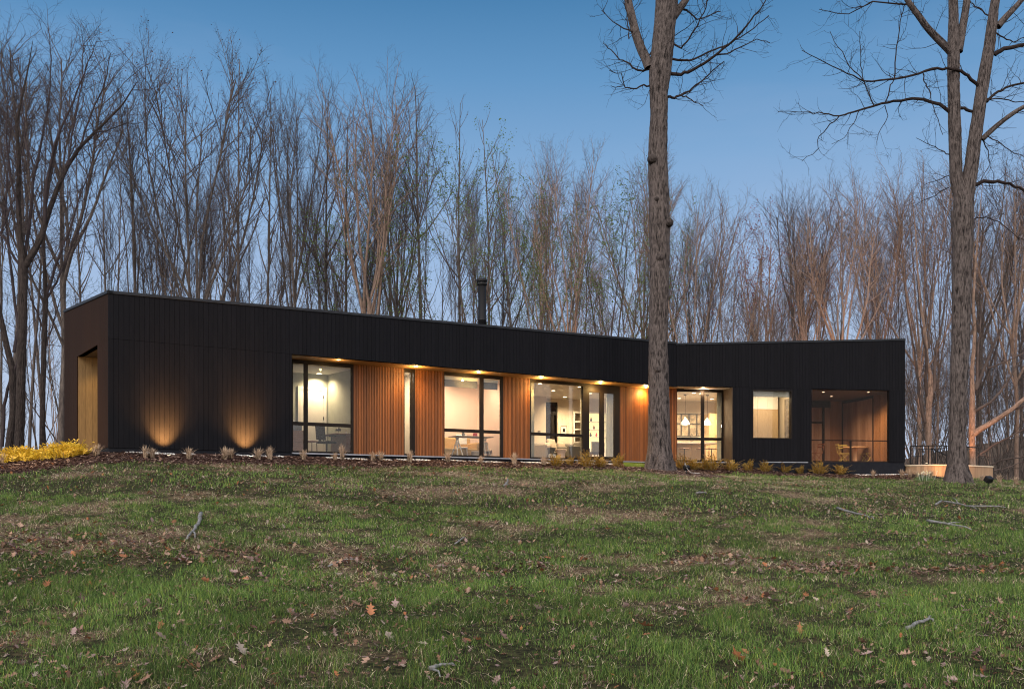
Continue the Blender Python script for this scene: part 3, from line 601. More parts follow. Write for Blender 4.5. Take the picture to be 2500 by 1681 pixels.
# chimney
cpos = at(1177, 800, 37.5); k = MB(); o0 = (cpos[0], cpos[1], 7.2)
zt = Z0+(HY-681)/FP*37.5
k.lathe([(.15, 0), (.15, .95), (.158, .955), (.158, .99), (.15, .995), (.15, zt-.22-7.2)], 24, o0); ch = k.build('chimney', m_black, roof, True)
k = MB(); zc_ = zt-.24-7.2; k.lathe([(.16, zc_), (.2, zc_+.02), (.2, zc_+.06), (.16, zc_+.062)], 24, o0); k.lathe([(.205, zt-7.2-.09), (.205, zt-7.2-.02), (.17, zt-7.2), (.0, zt-7.2+.005)], 24, o0)
for i in range(8): an = i*math.pi/4+.2; k.tube([(o0[0]+.19*math.cos(an), o0[1]+.19*math.sin(an), 7.2+zc_+.05), (o0[0]+.19*math.cos(an), o0[1]+.19*math.sin(an), zt-.08)], .012, 4)
k.lathe([(.13, zc_+.06), (.13, zt-7.2-.09)], 16, o0); k.build('chimney_cap', m_black, ch)
# smoke drifting from the flue comes later

# ---------------------------------------------------------------- recessed lights
WARM = (1.0, 0.60, 0.19); INT = (1.0, 0.74, 0.45)
so_l = 'soffit lights over the slatted wall'
def downlight(px, py, z, label, group, energy, col, spot=110, r=.05, size=.03):
    x, y, z = at_z(px, py, z-.004)
    t = thing('recessed_light', label, 'ceiling light', (x, y, z), 0, group)
    k = MB(); k.lathe([(r*1.0, 0.0), (r*1.35, -.004), (r*1.35, .003), (r, .003)], 20); k.build('trim_ring', m_white, t)
    k = MB(); k.lathe([(r*.97, -.002), (r*.97, .001)], 20); k.build('lens', m_lens, t)
    ((lamp('POINT', (x, y, z-.16), energy*.13, col, None, .04), lamp('SPOT', (x, y, z-.03), energy*.72, col, (x, y, z-2), size, 150, 1.0)) if group == so_l else lamp('SPOT', (x, y, z-.03), energy, col, (x, y, z-2), size, spot, .9))
    return t
so_l = 'soffit lights over the slatted wall'
for px, py, lb, en in ((826.7, 878.5, 'small soffit light above the office window', 70), (1016, 895, 'small soffit light beside the narrow window', 330), (1168.7, 909, 'small soffit light above the study window', 250),
                   (1321.7, 922.7, 'small soffit light above the left part of the living room window', 300), (1465.7, 935.5, 'small soffit light above the glazed living room door', 330), (1577, 945.5, 'small soffit light over the slats just left of the big tree trunk', 340)):
    downlight(px, py, SZ, lb, so_l, en, WARM, 150)
downlight(1717, 949, SZ2, 'small soffit light above the kitchen window', so_l, 90, (1, .7, .4), 140)
for px, py, lb, en in ((779, 911.7, 'round ceiling light in the office', 300),): downlight(px, py, SZ, lb, 'round ceiling lights indoors', en, INT, 150, .09)
for px, py, lb in ((1318.6, 936, 'living room ceiling light nearest the left curtain'), (1351, 953, 'living room ceiling light above the tall dark door'), (1379, 968.4, 'living room ceiling light farthest from the window, above the framed picture'),
                   (1415.4, 944, 'living room ceiling light beside the thick window post'), (1440.4, 960, 'living room ceiling light seen through the glazed door')):
    downlight(px, py, SZ, lb, 'round ceiling lights indoors', 520, INT, 160, .08)
for px, py, lb in ((1694, 958.6, 'kitchen ceiling light nearest the window head'), (1658, 972, 'kitchen ceiling light at the left edge of the kitchen window'), (1738, 973, 'kitchen ceiling light right of the window post')):
    downlight(px, py, SZ, lb, 'round ceiling lights indoors', 620, INT, 160, .08)
for px, py, lb in ((2010, 956.7, 'porch ceiling light at the front left'), (2030, 967, 'porch ceiling light at the back left'), (2120, 957, 'porch ceiling light at the front right')):
    downlight(px, py, SZ2, lb, 'porch ceiling lights', 300, (1, .6, .28), 140, .05)
x, y, z = FR.P(PT[1]-.25, .95, SZ2); lamp('SPOT', (x, y, z-.05), 200, (1, .55, .2), FR.P(PT[1]-.05, 1.3, FZ2), .03, 90, .8)
# the rooms whose lamps hang just above the window head
x, y, z = FM.P(11.9, 2.9, SZ-.05); lamp('SPOT', (x, y, z), 260, (1, .78, .55), FM.P(12.6, 4.0, FZ+1.7), .04, 100, .9)
x, y, z = FM.P(13.3, 2.4, SZ-.05); lamp('SPOT', (x, y, z), 130, (1, .78, .55), FM.P(14.1, 3.3, FZ+1.5), .04, 120, .9)
x, y, z = FM.P(12.4, 2.2, SZ-.05); lamp('AREA', (x, y, z), 60, (1, .78, .55), FM.P(12.4, 2.4, FZ), .5)
x, y, z = FM.P(9.7, 2.2, SZ-.05); lamp('AREA', (x, y, z), 110, (1, .82, .58), FM.P(9.7, 2.2, FZ), .3)
x, y, z = FR.P(4.35, .95, SZ-.05); lamp('AREA', (x, y, z), 42, (1, .76, .46), FR.P(4.9, 1.5, FZ), .4)
x, y, z = FS.P((S0+S1)/2-.2, .7, SZ-.06); lamp('SPOT', (x, y, z), 70, (1, .58, .15), FS.P(S1+.1, .9, FZ), .03, 95, .5)

# ---------------------------------------------------------------- furniture
def put(F, px, w, z, name, label, cat, rot=0, group=None):
    return thing(name, label, cat, F.P(F.tof(px, w), w, z), F.ang+rot, group)
def part(parent, name, m, fn, smooth=False):
    k = MB(); fn(k); return k.build(name, m, parent, smooth)
# office
t = put(FM, 797, 2.6, FZ, 'office_chair', 'black mesh office chair on a star base in front of the white door', 'office chair', R(25))
part(t, 'seat', m_black, lambda k: k.soft(-.25, .25, -.24, .24, .44, .52, .035))
part(t, 'backrest', m_black, lambda k: (k.soft(-.23, .23, .24, .285, .56, 1.12, .02, tilt=-.12), k.tube([(-.0, .2, .47), (0, .3, .6), (0, .31, .9)], .025, 8)))
for s in (-1, 1): part(t, 'armrest', m_black, lambda k: (k.tube([(s*.2, .05, .45), (s*.3, .05, .5), (s*.31, .05, .68)], .018, 8), k.soft(s*.31-.04, s*.31+.04, -.12, .14, .68, .715, .012)))
part(t, 'base', m_black, lambda k: (k.tube([(0, 0, .08), (0, 0, .44)], .028, 10), [k.tube([(0, 0, .09), (.28*math.cos(i*1.2566), .28*math.sin(i*1.2566), .06)], .02, 6) for i in range(5)]))
for i in range(5): part(t, 'caster', m_black, lambda k: k.lathe([(.01, 0), (.03, .01), (.03, .05), (.01, .06)], 8, (.29*math.cos(i*1.2566), .29*math.sin(i*1.2566), 0)))
t = put(FM, 836, 2.5, FZ, 'desk', 'brown wooden pedestal desk with drawers against the green wall', 'desk')
part(t, 'desk_top', m_brownw, lambda k: k.soft(-.42, .5, -.35, .95, .73, .77, .008))
ped = part(t, 'pedestal', m_brownw, lambda k: k.box(-.02, .48, -.33, .9, 0, .728))
for z in (.05, .28, .51): dd = part(ped, 'drawer', m_brownw, lambda k: k.soft(.0, .46, -.348, -.331, z, z+.2, .006)); part(dd, 'drawer_handle', m_black, lambda k: k.tube([(.18, -.365, z+.1), (.28, -.365, z+.1)], .008, 6))
t = put(FM, 826, 2.6, FZ+.772, 'desk_lamp', 'small dark desk lamp on the brown office desk', 'lamp')
part(t, 'base', m_black, lambda k: k.lathe([(.07, 0), (.07, .015), (.01, .02)], 14)); part(t, 'lamp_shade', m_black, lambda k: k.lathe([(.10, .1), (.09, .16), (.05, .2), (.015, .22)], 16)); part(t, 'stem', m_black, lambda k: k.tube([(0, 0, .01), (0, 0, .2)], .008, 6))
t = put(FM, 845, 2.5, FZ+.772, 'cup', 'white cup on the brown office desk', 'cup'); part(t, 'cup_body', m_white, lambda k: k.lathe([(.03, 0), (.045, .1), (.04, .1), (.028, .01)], 14)); part(t, 'handle', m_white, lambda k: k.tube([(.04, 0, .08), (.07, 0, .06), (.04, 0, .03)], .006, 5))
t = put(FM, 745, 2.7, FZ, 'side_table', 'small low table with thin dark legs between the office desks', 'side table')
part(t, 'table_top', m_brownw, lambda k: k.soft(-.36, .36, -.25, .25, .47, .51, .008))
for sx_ in (-1, 1):
    for sy_ in (-1, 1): part(t, 'leg', m_black, lambda k: k.tube([(sx_*.32, sy_*.2, .47), (sx_*.33, sy_*.22, 0)], .014, 6))
t = put(FM, 719, 2.3, FZ, 'filing_cabinet', 'brown cabinet at the left edge of the office window', 'cabinet')
part(t, 'cabinet_body', m_brownw, lambda k: k.soft(-.35, .22, -.3, .3, 0, .8, .01)); part(t, 'cabinet_drawer', m_brownw, lambda k: k.soft(-.33, .2, -.318, -.301, .42, .76, .006))
t = put(FM, 719, 2.3, FZ+.8, 'printer', 'dark printer on the brown cabinet in the office', 'printer')
part(t, 'printer_body', m_blue, lambda k: k.soft(-.3, .18, -.2, .2, 0, .2, .02)); part(t, 'paper_tray', m_white, lambda k: k.hexa([(-.2, .1, .2), (.1, .1, .2), (.1, .12, .2), (-.2, .12, .2), (-.2, .2, .36), (.1, .2, .36), (.1, .22, .36), (-.2, .22, .36)]))
t = thing('framed_picture', 'thin dark framed picture on the green office wall', 'picture', FM.P(8.235, 1.95, FZ+1.75), FM.ang)
part(t, 'picture_frame', m_black, lambda k: (k.box(-.03, 0, -.3, -.27, -.4, .4), k.box(-.03, 0, .27, .3, -.4, .4), k.box(-.03, 0, -.27, .27, .37, .4), k.box(-.03, 0, -.27, .27, -.4, -.37)))
part(t, 'picture_mount', m_paper, lambda k: k.box(-.015, -.002, -.27, .27, -.37, .37))
# study
t = put(FM, 1104, 3.2, FZ, 'sofa', 'mustard yellow sofa at the left of the study window', 'sofa')
part(t, 'seat', m_must, lambda k: k.soft(-.75, .95, -.45, .4, .16, .44, .06)); part(t, 'backrest', m_must, lambda k: k.soft(-.75, .95, .22, .42, .4, .86, .06))
part(t, 'armrest', m_must, lambda k: k.soft(.8, .97, -.45, .4, .3, .66, .05)); part(t, 'armrest', m_must, lambda k: k.soft(-.9, -.74, -.45, .4, .1, .66, .05))
for x_ in (-.65, .85): part(t, 'leg', m_brownw, lambda k: k.tube([(x_, -.35, .17), (x_, -.37, 0)], .02, 6))
t = put(FM, 1150, 2.2, FZ, 'trestle_desk', 'white trestle desk with a grey top by the study window', 'desk')
part(t, 'desk_top', m_beige, lambda k: k.soft(-.75, .75, -.35, .35, .80, .835, .008))
for s in (-.58,): 
    part(t, 'trestle', m_white, lambda k: [k.tube([(s+a*.02, -.05*a2, .8), (s+a*.12, .26*a2, 0)], .022, 6) for a in (-1, 1) for a2 in (-1, 1)]+[k.tube([(s-.1, -.15, .35), (s-.1, .15, .35)], .015, 6)])
part(t, 'trestle', m_white, lambda k: [k.tube([(.6+a*.02, -.05*a2, .8), (.6+a*.12, .26*a2, 0)], .014, 6) for a in (-1, 1) for a2 in (-1, 1)])
t = put(FM, 1127, 2.9, FZ, 'white_chair', 'white chair behind the trestle desk in the study', 'chair', R(-30))
part(t, 'seat', m_white, lambda k: k.soft(-.22, .22, -.22, .22, .43, .47, .015)); part(t, 'backrest', m_white, lambda k: k.soft(-.2, .2, .2, .24, .6, .95, .02))
for a in (-1, 1):
    for b2 in (-1, 1): part(t, 'leg', m_white, lambda k: k.tube([(a*.18, b2*.18, .44), (a*.22, b2*.22, 0)], .014, 6))
m_green = mat('houseplant_leaf', (0.05, 0.10, 0.03), (0.09, 0.15, 0.05), 8, 0.5)
t = put(FM, 1131, 2.25, FZ+.835, 'potted_plant', 'small potted plant on the trestle desk in the study', 'plant')
part(t, 'pot', m_blue, lambda k: k.lathe([(.05, 0), (.065, .11), (.058, .11), (.045, .01)], 14))
rp_ = random.Random(3)
part(t, 'leaves', m_green, lambda k: [k.tube([(0, 0, .08), (.05*math.cos(i), .05*math.sin(i), .17), (.09*math.cos(i)*rp_.random(), .09*math.sin(i), .2+.05*rp_.random())], [.01, .016, .003], 5) for i in range(14)])
t = put(FM, 1160, 2.25, FZ+.835, 'red_box', 'small red box on the trestle desk in the study', 'box'); part(t, 'box_body', m_red, lambda k: k.soft(-.06, .06, -.05, .05, 0, .11, .006)); part(t, 'lid', m_red, lambda k: k.soft(-.064, .064, -.054, .054, .11, .135, .006))
t = put(FM, 1162, 2.1, FZ, 'wastepaper_basket', 'pale basket under the trestle desk in the study', 'basket'); part(t, 'basket_body', m_beige, lambda k: k.lathe([(.13, 0), (.18, .28), (.17, .28), (.12, .01)], 18)); part(t, 'rim', m_white, lambda k: k.lathe([(.18, .28), (.187, .29), (.18, .3), (.17, .29)], 18))
t = put(FM, 1196, 3.2, FZ, 'desk_chair', 'low tan chair at the right of the study desk', 'chair', R(20)); part(t, 'backrest', m_beige, lambda k: k.soft(-.18, .18, .1, .15, .3, .72, .06, 4)); part(t, 'seat', m_beige, lambda k: k.soft(-.2, .2, -.2, .15, .36, .42, .02))
for a in (-1, 1): part(t, 'leg', m_black, lambda k: k.tube([(a*.15, 0, .36), (a*.17, 0, 0)], .012, 6))
# living room
def sofa(px, w, Fm, label, mt, w_, name='sofa', rot=0, arms=(1, 1)):
    t = put(Fm, px, w, FZ, name, label, 'sofa' if name == 'sofa' else 'armchair', rot)
    h = w_/2
    part(t, 'seat', mt, lambda k: k.soft(-h+.1, h-.1, -.45, .35, .18, .44, .06)); part(t, 'backrest', mt, lambda k: k.soft(-h+.05, h-.05, .25, .45, .3, .82, .07))
    for s in (-1, 1): part(t, 'armrest', mt, lambda k: k.soft(s*(h-.06)-.07, s*(h-.06)+.07, -.45, .42, .12, .62, .045))
    for s in (-1, 1): part(t, 'leg', m_brownw, lambda k: k.tube([(s*(h-.15), -.38, .19), (s*(h-.13), -.4, 0)], .02, 6))
    return t
sofa(1313, 2.2, FM, 'beige armchair beside the left living room curtain', m_beige, .85, 'armchair', R(40))
s_ = sofa(1366, 3.6, FM, 'long grey sofa in the middle of the living room', m_gsofa, 2.3, 'sofa', R(-14))
s2 = sofa(1398, 2.25, FM, 'grey sofa end with square arm close to the living room window', m_gsofa, 1.0, 'sofa', R(-100))
def cushion(px, w, z, label, mt, s, rot):
    t = put(FM, px, w, z, 'cushion', label, 'cushion', rot); part(t, 'cover', mt, lambda k: k.soft(-s/2, s/2, -.07, .07, 0, s, .06, 4, tilt=-.3), True)
cushion(1347, 2.9, FZ+.42, 'large cream cushion standing upright on the grey sofa', m_beige, .5, R(20))
cushion(1338, 2.8, FZ+.40, 'small cream cushion left of the large one on the grey sofa', m_beige, .36, R(-10))
cushion(1371, 3.0, FZ+.42, 'pale cushion lying right of the large one on the grey sofa', m_beige, .38, R(5))
t = put(FM, 1344, 1.75, FZ, 'side_table', 'white drum side table by the living room window', 'side table'); part(t, 'table_top', m_gsofa, lambda k: k.lathe([(.11, .26), (.19, .46), (.2, .5), (0, .5)], 24)); part(t, 'base', m_white, lambda k: k.box(-.15, .15, -.12, .12, 0, .26))
t = put(FM, 1370, 1.7, FZ, 'woven_stool', 'pinkish woven stool with a waisted shape by the living room window', 'stool'); part(t, 'stool_body', m_wpink, lambda k: k.lathe([(.19, 0), (.14, .2), (.15, .3), (.21, .42)], 24)); part(t, 'seat', m_wpink, lambda k: k.lathe([(.2, .421), (.215, .43), (.2, .45), (0, .455)], 24))
for px, w, lb, rt in ((1443, 3.4, 'grey dining chair behind the glazed door, left one', 10), (1458, 3.9, 'beige dining chair behind the glazed door, right one', -20)):
    t = put(FM, px, w, FZ, 'dining_chair', lb, 'chair', R(rt), 'dining chairs behind the glazed door'); mt = m_gsofa if 'grey' in lb else m_beige
    part(t, 'seat', mt, lambda k: k.soft(-.24, .24, -.24, .24, .4, .5, .04)); part(t, 'backrest', mt, lambda k: k.soft(-.24, .24, -.27, -.2, .45, .9, .03, 3))
    for a in (-1, 1):
        for b2 in (-1, 1): part(t, 'leg', m_brownw, lambda k: k.tube([(a*.18, b2*.18, .4), (a*.23, b2*.22, 0)], [.018, .01], 6))
t = put(FR, 1376.5, bw-.03, FR.zof(1050, -3.8, bw), 'framed_picture', 'black framed picture with a white mount on the living room wall', 'picture')
part(t, 'picture_frame', m_black, lambda k: (k.box(-.14, -.125, -.02, .02, -.2, .2), k.box(.125, .14, -.02, .02, -.2, .2), k.box(-.125, .125, -.02, .02, .185, .2), k.box(-.125, .125, -.02, .02, -.2, -.185)))
part(t, 'picture_mount', m_paper, lambda k: k.box(-.125, .125, -.005, .015, -.185, .185)); part(t, 'print', m_black, lambda k: k.box(-.055, .055, -.012, -.006, -.07, .08))
t = put(FR, 1316, 4.79, FR.zof(1053, -5.5, 4.8), 'thermostat', 'small dark thermostat on the living room wall at the left', 'thermostat'); part(t, 'housing', m_black, lambda k: k.soft(-.06, .06, -.02, .0, -.045, .045, .006)); part(t, 'display', m_dglass, lambda k: k.box(-.045, .045, -.022, -.0205, -.03, .03))
def curtain(F, px0, px1, w, z0, z1, label, rod=True):
    t0, t1 = F.tof(px0, w), F.tof(px1, w); t = thing('curtain', label, 'curtain', F.P((t0+t1)/2, w, z0), F.ang); h = (t1-t0)/2
    k = MB(); n = 36; vs = []
    for i in range(n+1):
        x_ = -h+2*h*i/n; y_ = .035*math.sin(i*1.35)
        for yy in (y_-.004, y_+.004): vs.append((x_, yy, 0)); vs.append((x_*.94, yy*.8, z1-z0))
    fs = []
    for i in range(n):
        a = i*4; b = a+4; fs += [(a, b, b+1, a+1), (a+2, a+3, b+3, b+2), (a+1, b+1, b+3, a+3), (a, a+2, b+2, b)]
    k.add(vs, fs); k.build('curtain_cloth', m_curt, t, True); part(t, 'curtain_track', m_white, lambda q: q.box(-h-.02, h+.02, -.02, .02, z1-z0+.001, z1-z0+.03))
curtain(FM, 1295, 1303, 1.32, FZ+.02, SZ-.04, 'narrow pale curtain at the left edge of the living room window')
curtain(FM, 1418, 1427, 1.34, FZ+.02, SZ-.04, 'pale curtain behind the thick living room window post')
curtain(FM, 1480, 1504, 1.4, FZ+.02, SZ-.04, 'wide pale pleated curtain right of the glazed living room door')
curtain(FR, 1750, 1763, 1.2, FZ+.04, SZ2-.1, 'cream curtain at the right edge of the kitchen window')
# ornaments on the lit shelves
ro = random.Random(12)
for i, (px, py, lb, mt) in enumerate(((1443, 1029, 'small dark vase on the top lit shelf', m_black), (1450, 1048, 'small brown bowl on the middle lit shelf', m_brownw), (1442, 1066, 'small dark jar on the bottom lit shelf, left one', m_black), (1456, 1066, 'small red jar on the bottom lit shelf, right one', m_red))):
    t = put(FR, px, 5.62, FR.zof(py, -2, 5.5)+.021, 'shelf_ornament', lb, 'ornament'); part(t, 'ornament_body', mt, lambda k: k.lathe([(.03, 0), (.055, .05), (.04, .1), (.02, .13), (.028, .16)], 14)); part(t, 'rim', m_white, lambda k: k.lathe([(.028, .16), (.032, .165), (.028, .172)], 14))
# kitchen
iw = 2.7
t = thing('kitchen_island', 'pale wood kitchen island with a white counter behind the kitchen window', 'kitchen island', FR.P(FR.tof(1652, iw), iw, FZ), FR.ang); wI = FR.tof(1750, iw)-FR.tof(1652, iw)
part(t, 'island_body', m_oak, lambda k: [k.box(-1.2+i*.62, -1.2+i*.62+.612, 0, .8, 0, .86) for i in range(int((wI+1.2)/.62)+1) if -1.2+i*.62+.612 < wI+.02]); part(t, 'counter_top', m_white, lambda k: k.soft(-1.3, wI+.03, -.28, .85, .861, .925, .006))
t = thing('faucet', 'thin dark arched faucet on the kitchen island', 'faucet', FR.P(FR.tof(1687, iw+.4), iw+.4, FZ+.925), FR.ang)
part(t, 'spout', m_black, lambda k: k.tube([(0, 0, 0), (0, 0, .3), (.0, -.05, .38), (0, -.13, .38), (0, -.16, .3)], .013, 8)); part(t, 'handle', m_black, lambda k: k.tube([(.0, 0, .06), (.09, 0, .09)], .009, 6))
for i, (px, lb) in enumerate(((1671, 'dark bar stool at the left of the kitchen island'), (1714, 'dark bar stool at the kitchen island behind the window post'), (1737, 'dark bar stool at the right of the kitchen island'))):
    t = put(FR, px, 2.15, FZ, 'bar_stool', lb, 'bar stool', 0, 'bar stools at the kitchen island')
    part(t, 'seat', m_brownw, lambda k: k.soft(-.19, .19, -.17, .17, .62, .655, .012)); part(t, 'stem', m_black, lambda k: k.tube([(0, 0, .03), (0, 0, .62)], .018, 8))
    part(t, 'base', m_black, lambda k: [k.tube([(0, 0, .28), (.2*math.cos(a), .2*math.sin(a), .0)], .01, 6) for a in (0, 1.57, 3.14, 4.71)])
for px, pt, lb in ((1673, 1018, 'white bell pendant lamp over the left end of the kitchen island'), (1727, 1019, 'white bell pendant lamp partly behind the kitchen window post')):
    w = 2.9; zt_ = FR.zof(pt, 1.5, w); zb_ = FR.zof(1036, 1.5, w); t = put(FR, px, w, zb_, 'pendant_lamp', lb, 'pendant lamp', 0, 'white pendant lamps over the kitchen island'); hh = zt_-zb_
    part(t, 'lamp_shade', m_pend, lambda k: k.lathe([(.0, .012), (.185, .0), (.192, .03), (.165, .1), (.11, .17), (.055, .23), (.035, .28), (.03, hh)], 28), True)
    part(t, 'cord', m_black, lambda k: k.tube([(0, 0, hh), (0, 0, SZ-zb_-.02)], .007, 6)); part(t, 'ceiling_canopy', m_black, lambda k: k.lathe([(.06, SZ-zb_-.02), (.06, SZ-zb_+.01)], 16))
    x, y, z = FR.P(FR.tof(px, w), w, zb_-.03); lamp('POINT', (x, y, z), 45, INT, None, .08)
# porch furniture
yw = 2.6; za = FZ2+.006
t = put(FR, 2088, yw, za, 'bistro_table', 'pale round topped table on a square post on the porch', 'table'); part(t, 'table_top', m_lt, lambda k: k.lathe([(.50, .70), (.52, .71), (.52, .735), (.5, .74)], 32)); part(t, 'pedestal', m_lt, lambda k: k.box(-.06, .06, -.06, .06, .03, .70)); part(t, 'foot', m_lt, lambda k: k.soft(-.25, .25, -.25, .25, 0, .03, .008))
def bistro():
    t = thing('folding_chair', '', 'chair', (0, 0, 0), 0, 'yellow green folding chairs on the porch')
    part(t, 'seat', m_yel, lambda k: [k.box(-.2, .2, -.2+i*.082, -.2+i*.082+.055, .44, .455) for i in range(5)])
    part(t, 'backrest', m_yel, lambda k: (k.box(-.2, .2, .245, .262, .79, .84), k.box(-.2, .2, .225, .242, .68, .73)))
    for s in (-1, 1):
        part(t, 'leg', m_yel, lambda k: k.tube([(s*.2, -.22, 0), (s*.2, .16, .45), (s*.2, .26, .85)], .011, 6)); part(t, 'leg', m_yel, lambda k: k.tube([(s*.18, .26, 0), (s*.18, -.2, .44)], .011, 6))
    part(t, 'stretcher', m_yel, lambda k: (k.tube([(-.2, -.12, .12), (.2, -.12, .12)], .009, 6), k.tube([(-.18, .16, .12), (.18, .16, .12)], .009, 6)))
    return t
bc = bistro()
for i, (px, w, rt, lb) in enumerate(((2058, 2.3, 78, 'front yellow green folding chair left of the porch table'), (2064, 3.1, 125, 'rear yellow green folding chair left of the porch table'), (2117, 2.45, -82, 'yellow green folding chair right of the porch table'))):
    c = bc if i == 0 else copy_tree(bc); c.location = FR.P(FR.tof(px, w), w, za); c.rotation_euler = (0, 0, FR.ang+R(rt)); c['label'] = lb
t = copy_tree(bc); t.location = FR.P(FR.tof(1993, 2.2), 2.2, za); t.rotation_euler = (0, 0, FR.ang+R(-80)); t['label'] = 'dark reflection of a folding chair at the left edge of the porch'; del t['group']  # solid brown copy added in place of a chair's reflection
def recol(o):
    for c in kids(o): c.data = c.data.copy(); c.data.materials.clear(); c.data.materials.append(m_brownw)
recol(t)

# ---------------------------------------------------------------- curved retaining wall and railing right of the house
def arcpts(z=None):
    A0 = Vector((FR.P(LR, .45, 0)[0], FR.P(LR, .45, 0)[1])); pts = []
    for i in range(25):
        s = i/24; px = 2211+(2424-2211)*s; Y = 40.6-1.5*math.sin(s*math.pi)**1.0*(.9)+s*1.8
        pts.append(((px-CX)/FP*Y, Y))
    return pts
ap = arcpts(); zW = Z0+1.25
t = thing('retaining_wall', 'curved tan boarded retaining wall lit from below at the right end of the house', 'wall', (ap[0][0], ap[0][1], Z0+.5), world=True)
k = MB()
for i in range(24):
    (x0, y0), (x1, y1) = ap[i], ap[i+1]; d, L = unit(ap[i], ap[i+1]); f = Fr(ap[i], d, (-d[1], d[0]))
    m_ = max(1, int(round(L/.11)))
    for j in range(m_): k.var = rb.random(); k.fbox(f, L*j/m_, L*(j+1)/m_-.003, 0, .15, Z0-.4, zW-.05)
k.build('boards', m_retain, t)
k = MB()
for i in range(24): d, L = unit(ap[i], ap[i+1]); f = Fr(ap[i], d, (-d[1], d[0])); k.fbox(f, -.004, L+.004, -.03, .2, zW-.049, zW)
k.build('coping', m_lt, t)
k = MB(); k.poly([(p[0], p[1]+.21) for p in ap]+[(ap[-1][0]-.5, 47), (ap[0][0]-1, 47)], zW-.3, zW-.03); tag(k.build('terrace', m_found), kind='structure')
t = thing('metal_railing', 'thin black metal railing standing on the curved retaining wall', 'railing', (ap[0][0], ap[0][1], zW), world=True)
k = MB(); zr = Z0+(HY-1089)/FP*40.8; k.tube([(p[0]+.02, p[1]+.3, zr) for p in ap[2:22]], .022, 6); k.build('top_rail', m_black, t)
k = MB(); k.tube([(p[0]+.02, p[1]+.3, zr-.42) for p in ap[2:6]], .014, 6); k.tube([(p[0]+.02, p[1]+.3, zr-.1) for p in ap[10:20]], .010, 6); k.build('lower_rail', m_black, t)
for i in (2, 7, 12, 15, 21): part(t, 'post', m_black, lambda q: q.tube([(ap[i][0]+.02, ap[i][1]+.3, zW-.02), (ap[i][0]+.02, ap[i][1]+.3, zr)], .024, 6))
def stair_rail(pxs, Y):
    k = MB()
    for px in pxs: a = at(px, 1096, Y); k.tube([(a[0], a[1], zW-.1), (a[0], a[1], a[2])], .018, 5)
    k.build('baluster', m_black, t)
for i, px in enumerate((2241, 2248, 2253, 2274, 2284, 2289)): stair_rail((px,), 43)
k = MB(); k.tube([at(2274, 1094, 43), at(2315, 1113, 41.8), at(2330, 1120, 41.4)], .02, 6); k.tube([at(2241, 1096, 43), at(2300, 1096, 43)], .018, 6); k.build('sloping_handrail', m_black, t)
def uplight(loc, aim, energy, col, label, spot=60, off=.16, group='uplights in the ground'):
    t = thing('garden_uplight', label, 'garden light', loc, 0, group)
    part(t, 'housing', m_black, lambda k: k.lathe([(.04, -.1), (.05, -.02), (.055, .09)], 14)); part(t, 'lens', m_lens, lambda k: k.lathe([(.045, .092), (.045, .094)], 14))
    p = (loc[0], loc[1], loc[2]+.12); lamp('SPOT', p, energy, col, aim, .03, spot, 1.0)
for px, lb in ((400, 'small uplight at the foot of the black wall, left one'), (598, 'small uplight at the foot of the black wall, right one')):
    tt = FM.tof(px); x, y, _ = FM.P(tt, -.50, 0); uplight((x, y, g1(x, y)-.06), FM.P(tt, .02, FZ+.60), 1350, (1, .43, .11), lb, 66); lamp('SPOT', (x, y, g1(x, y)+.07), 520, (1, .47, .14), FM.P(tt, .0, FZ+2.2), .15, 110, 1.0)
for s, en in ((.42, 55), (.68, 75)):
    i = int(s*24); x, y = ap[i][0]-.1, ap[i][1]-.75; uplight((x, y, g1(x, y)+.02), (ap[i][0], ap[i][1], zW), en, (1, .46, .15), 'small uplight in front of the curved tan wall, '+('left of the big trunk' if s < .5 else 'right of the big trunk'), 110)
x, y, z = ghit(2216, 1160); lamp('POINT', (x+.9, y+1.0, z+.15), 10, (1, .55, .25), None, .05)
# black spotlights on the lawn
def lawn_spot(px, py, label, s=1.0, cable=False):
    x, y, z = ghit(px, py); t = thing('spotlight', label, 'garden light', (x, y, z))
    part(t, 'stake', m_black, lambda k: k.tube([(0, 0, -.05), (0, 0, .18*s)], .014, 6)); part(t, 'lamp_head', m_black, lambda k: k.soft(-.12*s, .12*s, -.08*s, .1*s, .16*s, .34*s, .03, 3, rot=.4, tilt=.6))
    if cable: part(t, 'cable', m_stone, lambda k: k.tube([(0, 0, .05), (-.08, 0, .25), (-.06, -.05, .4), (-.0, -.1, .2), (.1, -.2, .05), (.4, -.35, .02)], .006, 5))
    return x, y, z
lawn_spot(2414, 1190, 'black spotlight on a stake on the lawn right of the forked tree'); lawn_spot(1676, 1157, 'black spotlight with a pale cable beside the roots of the middle tree', .9, True)

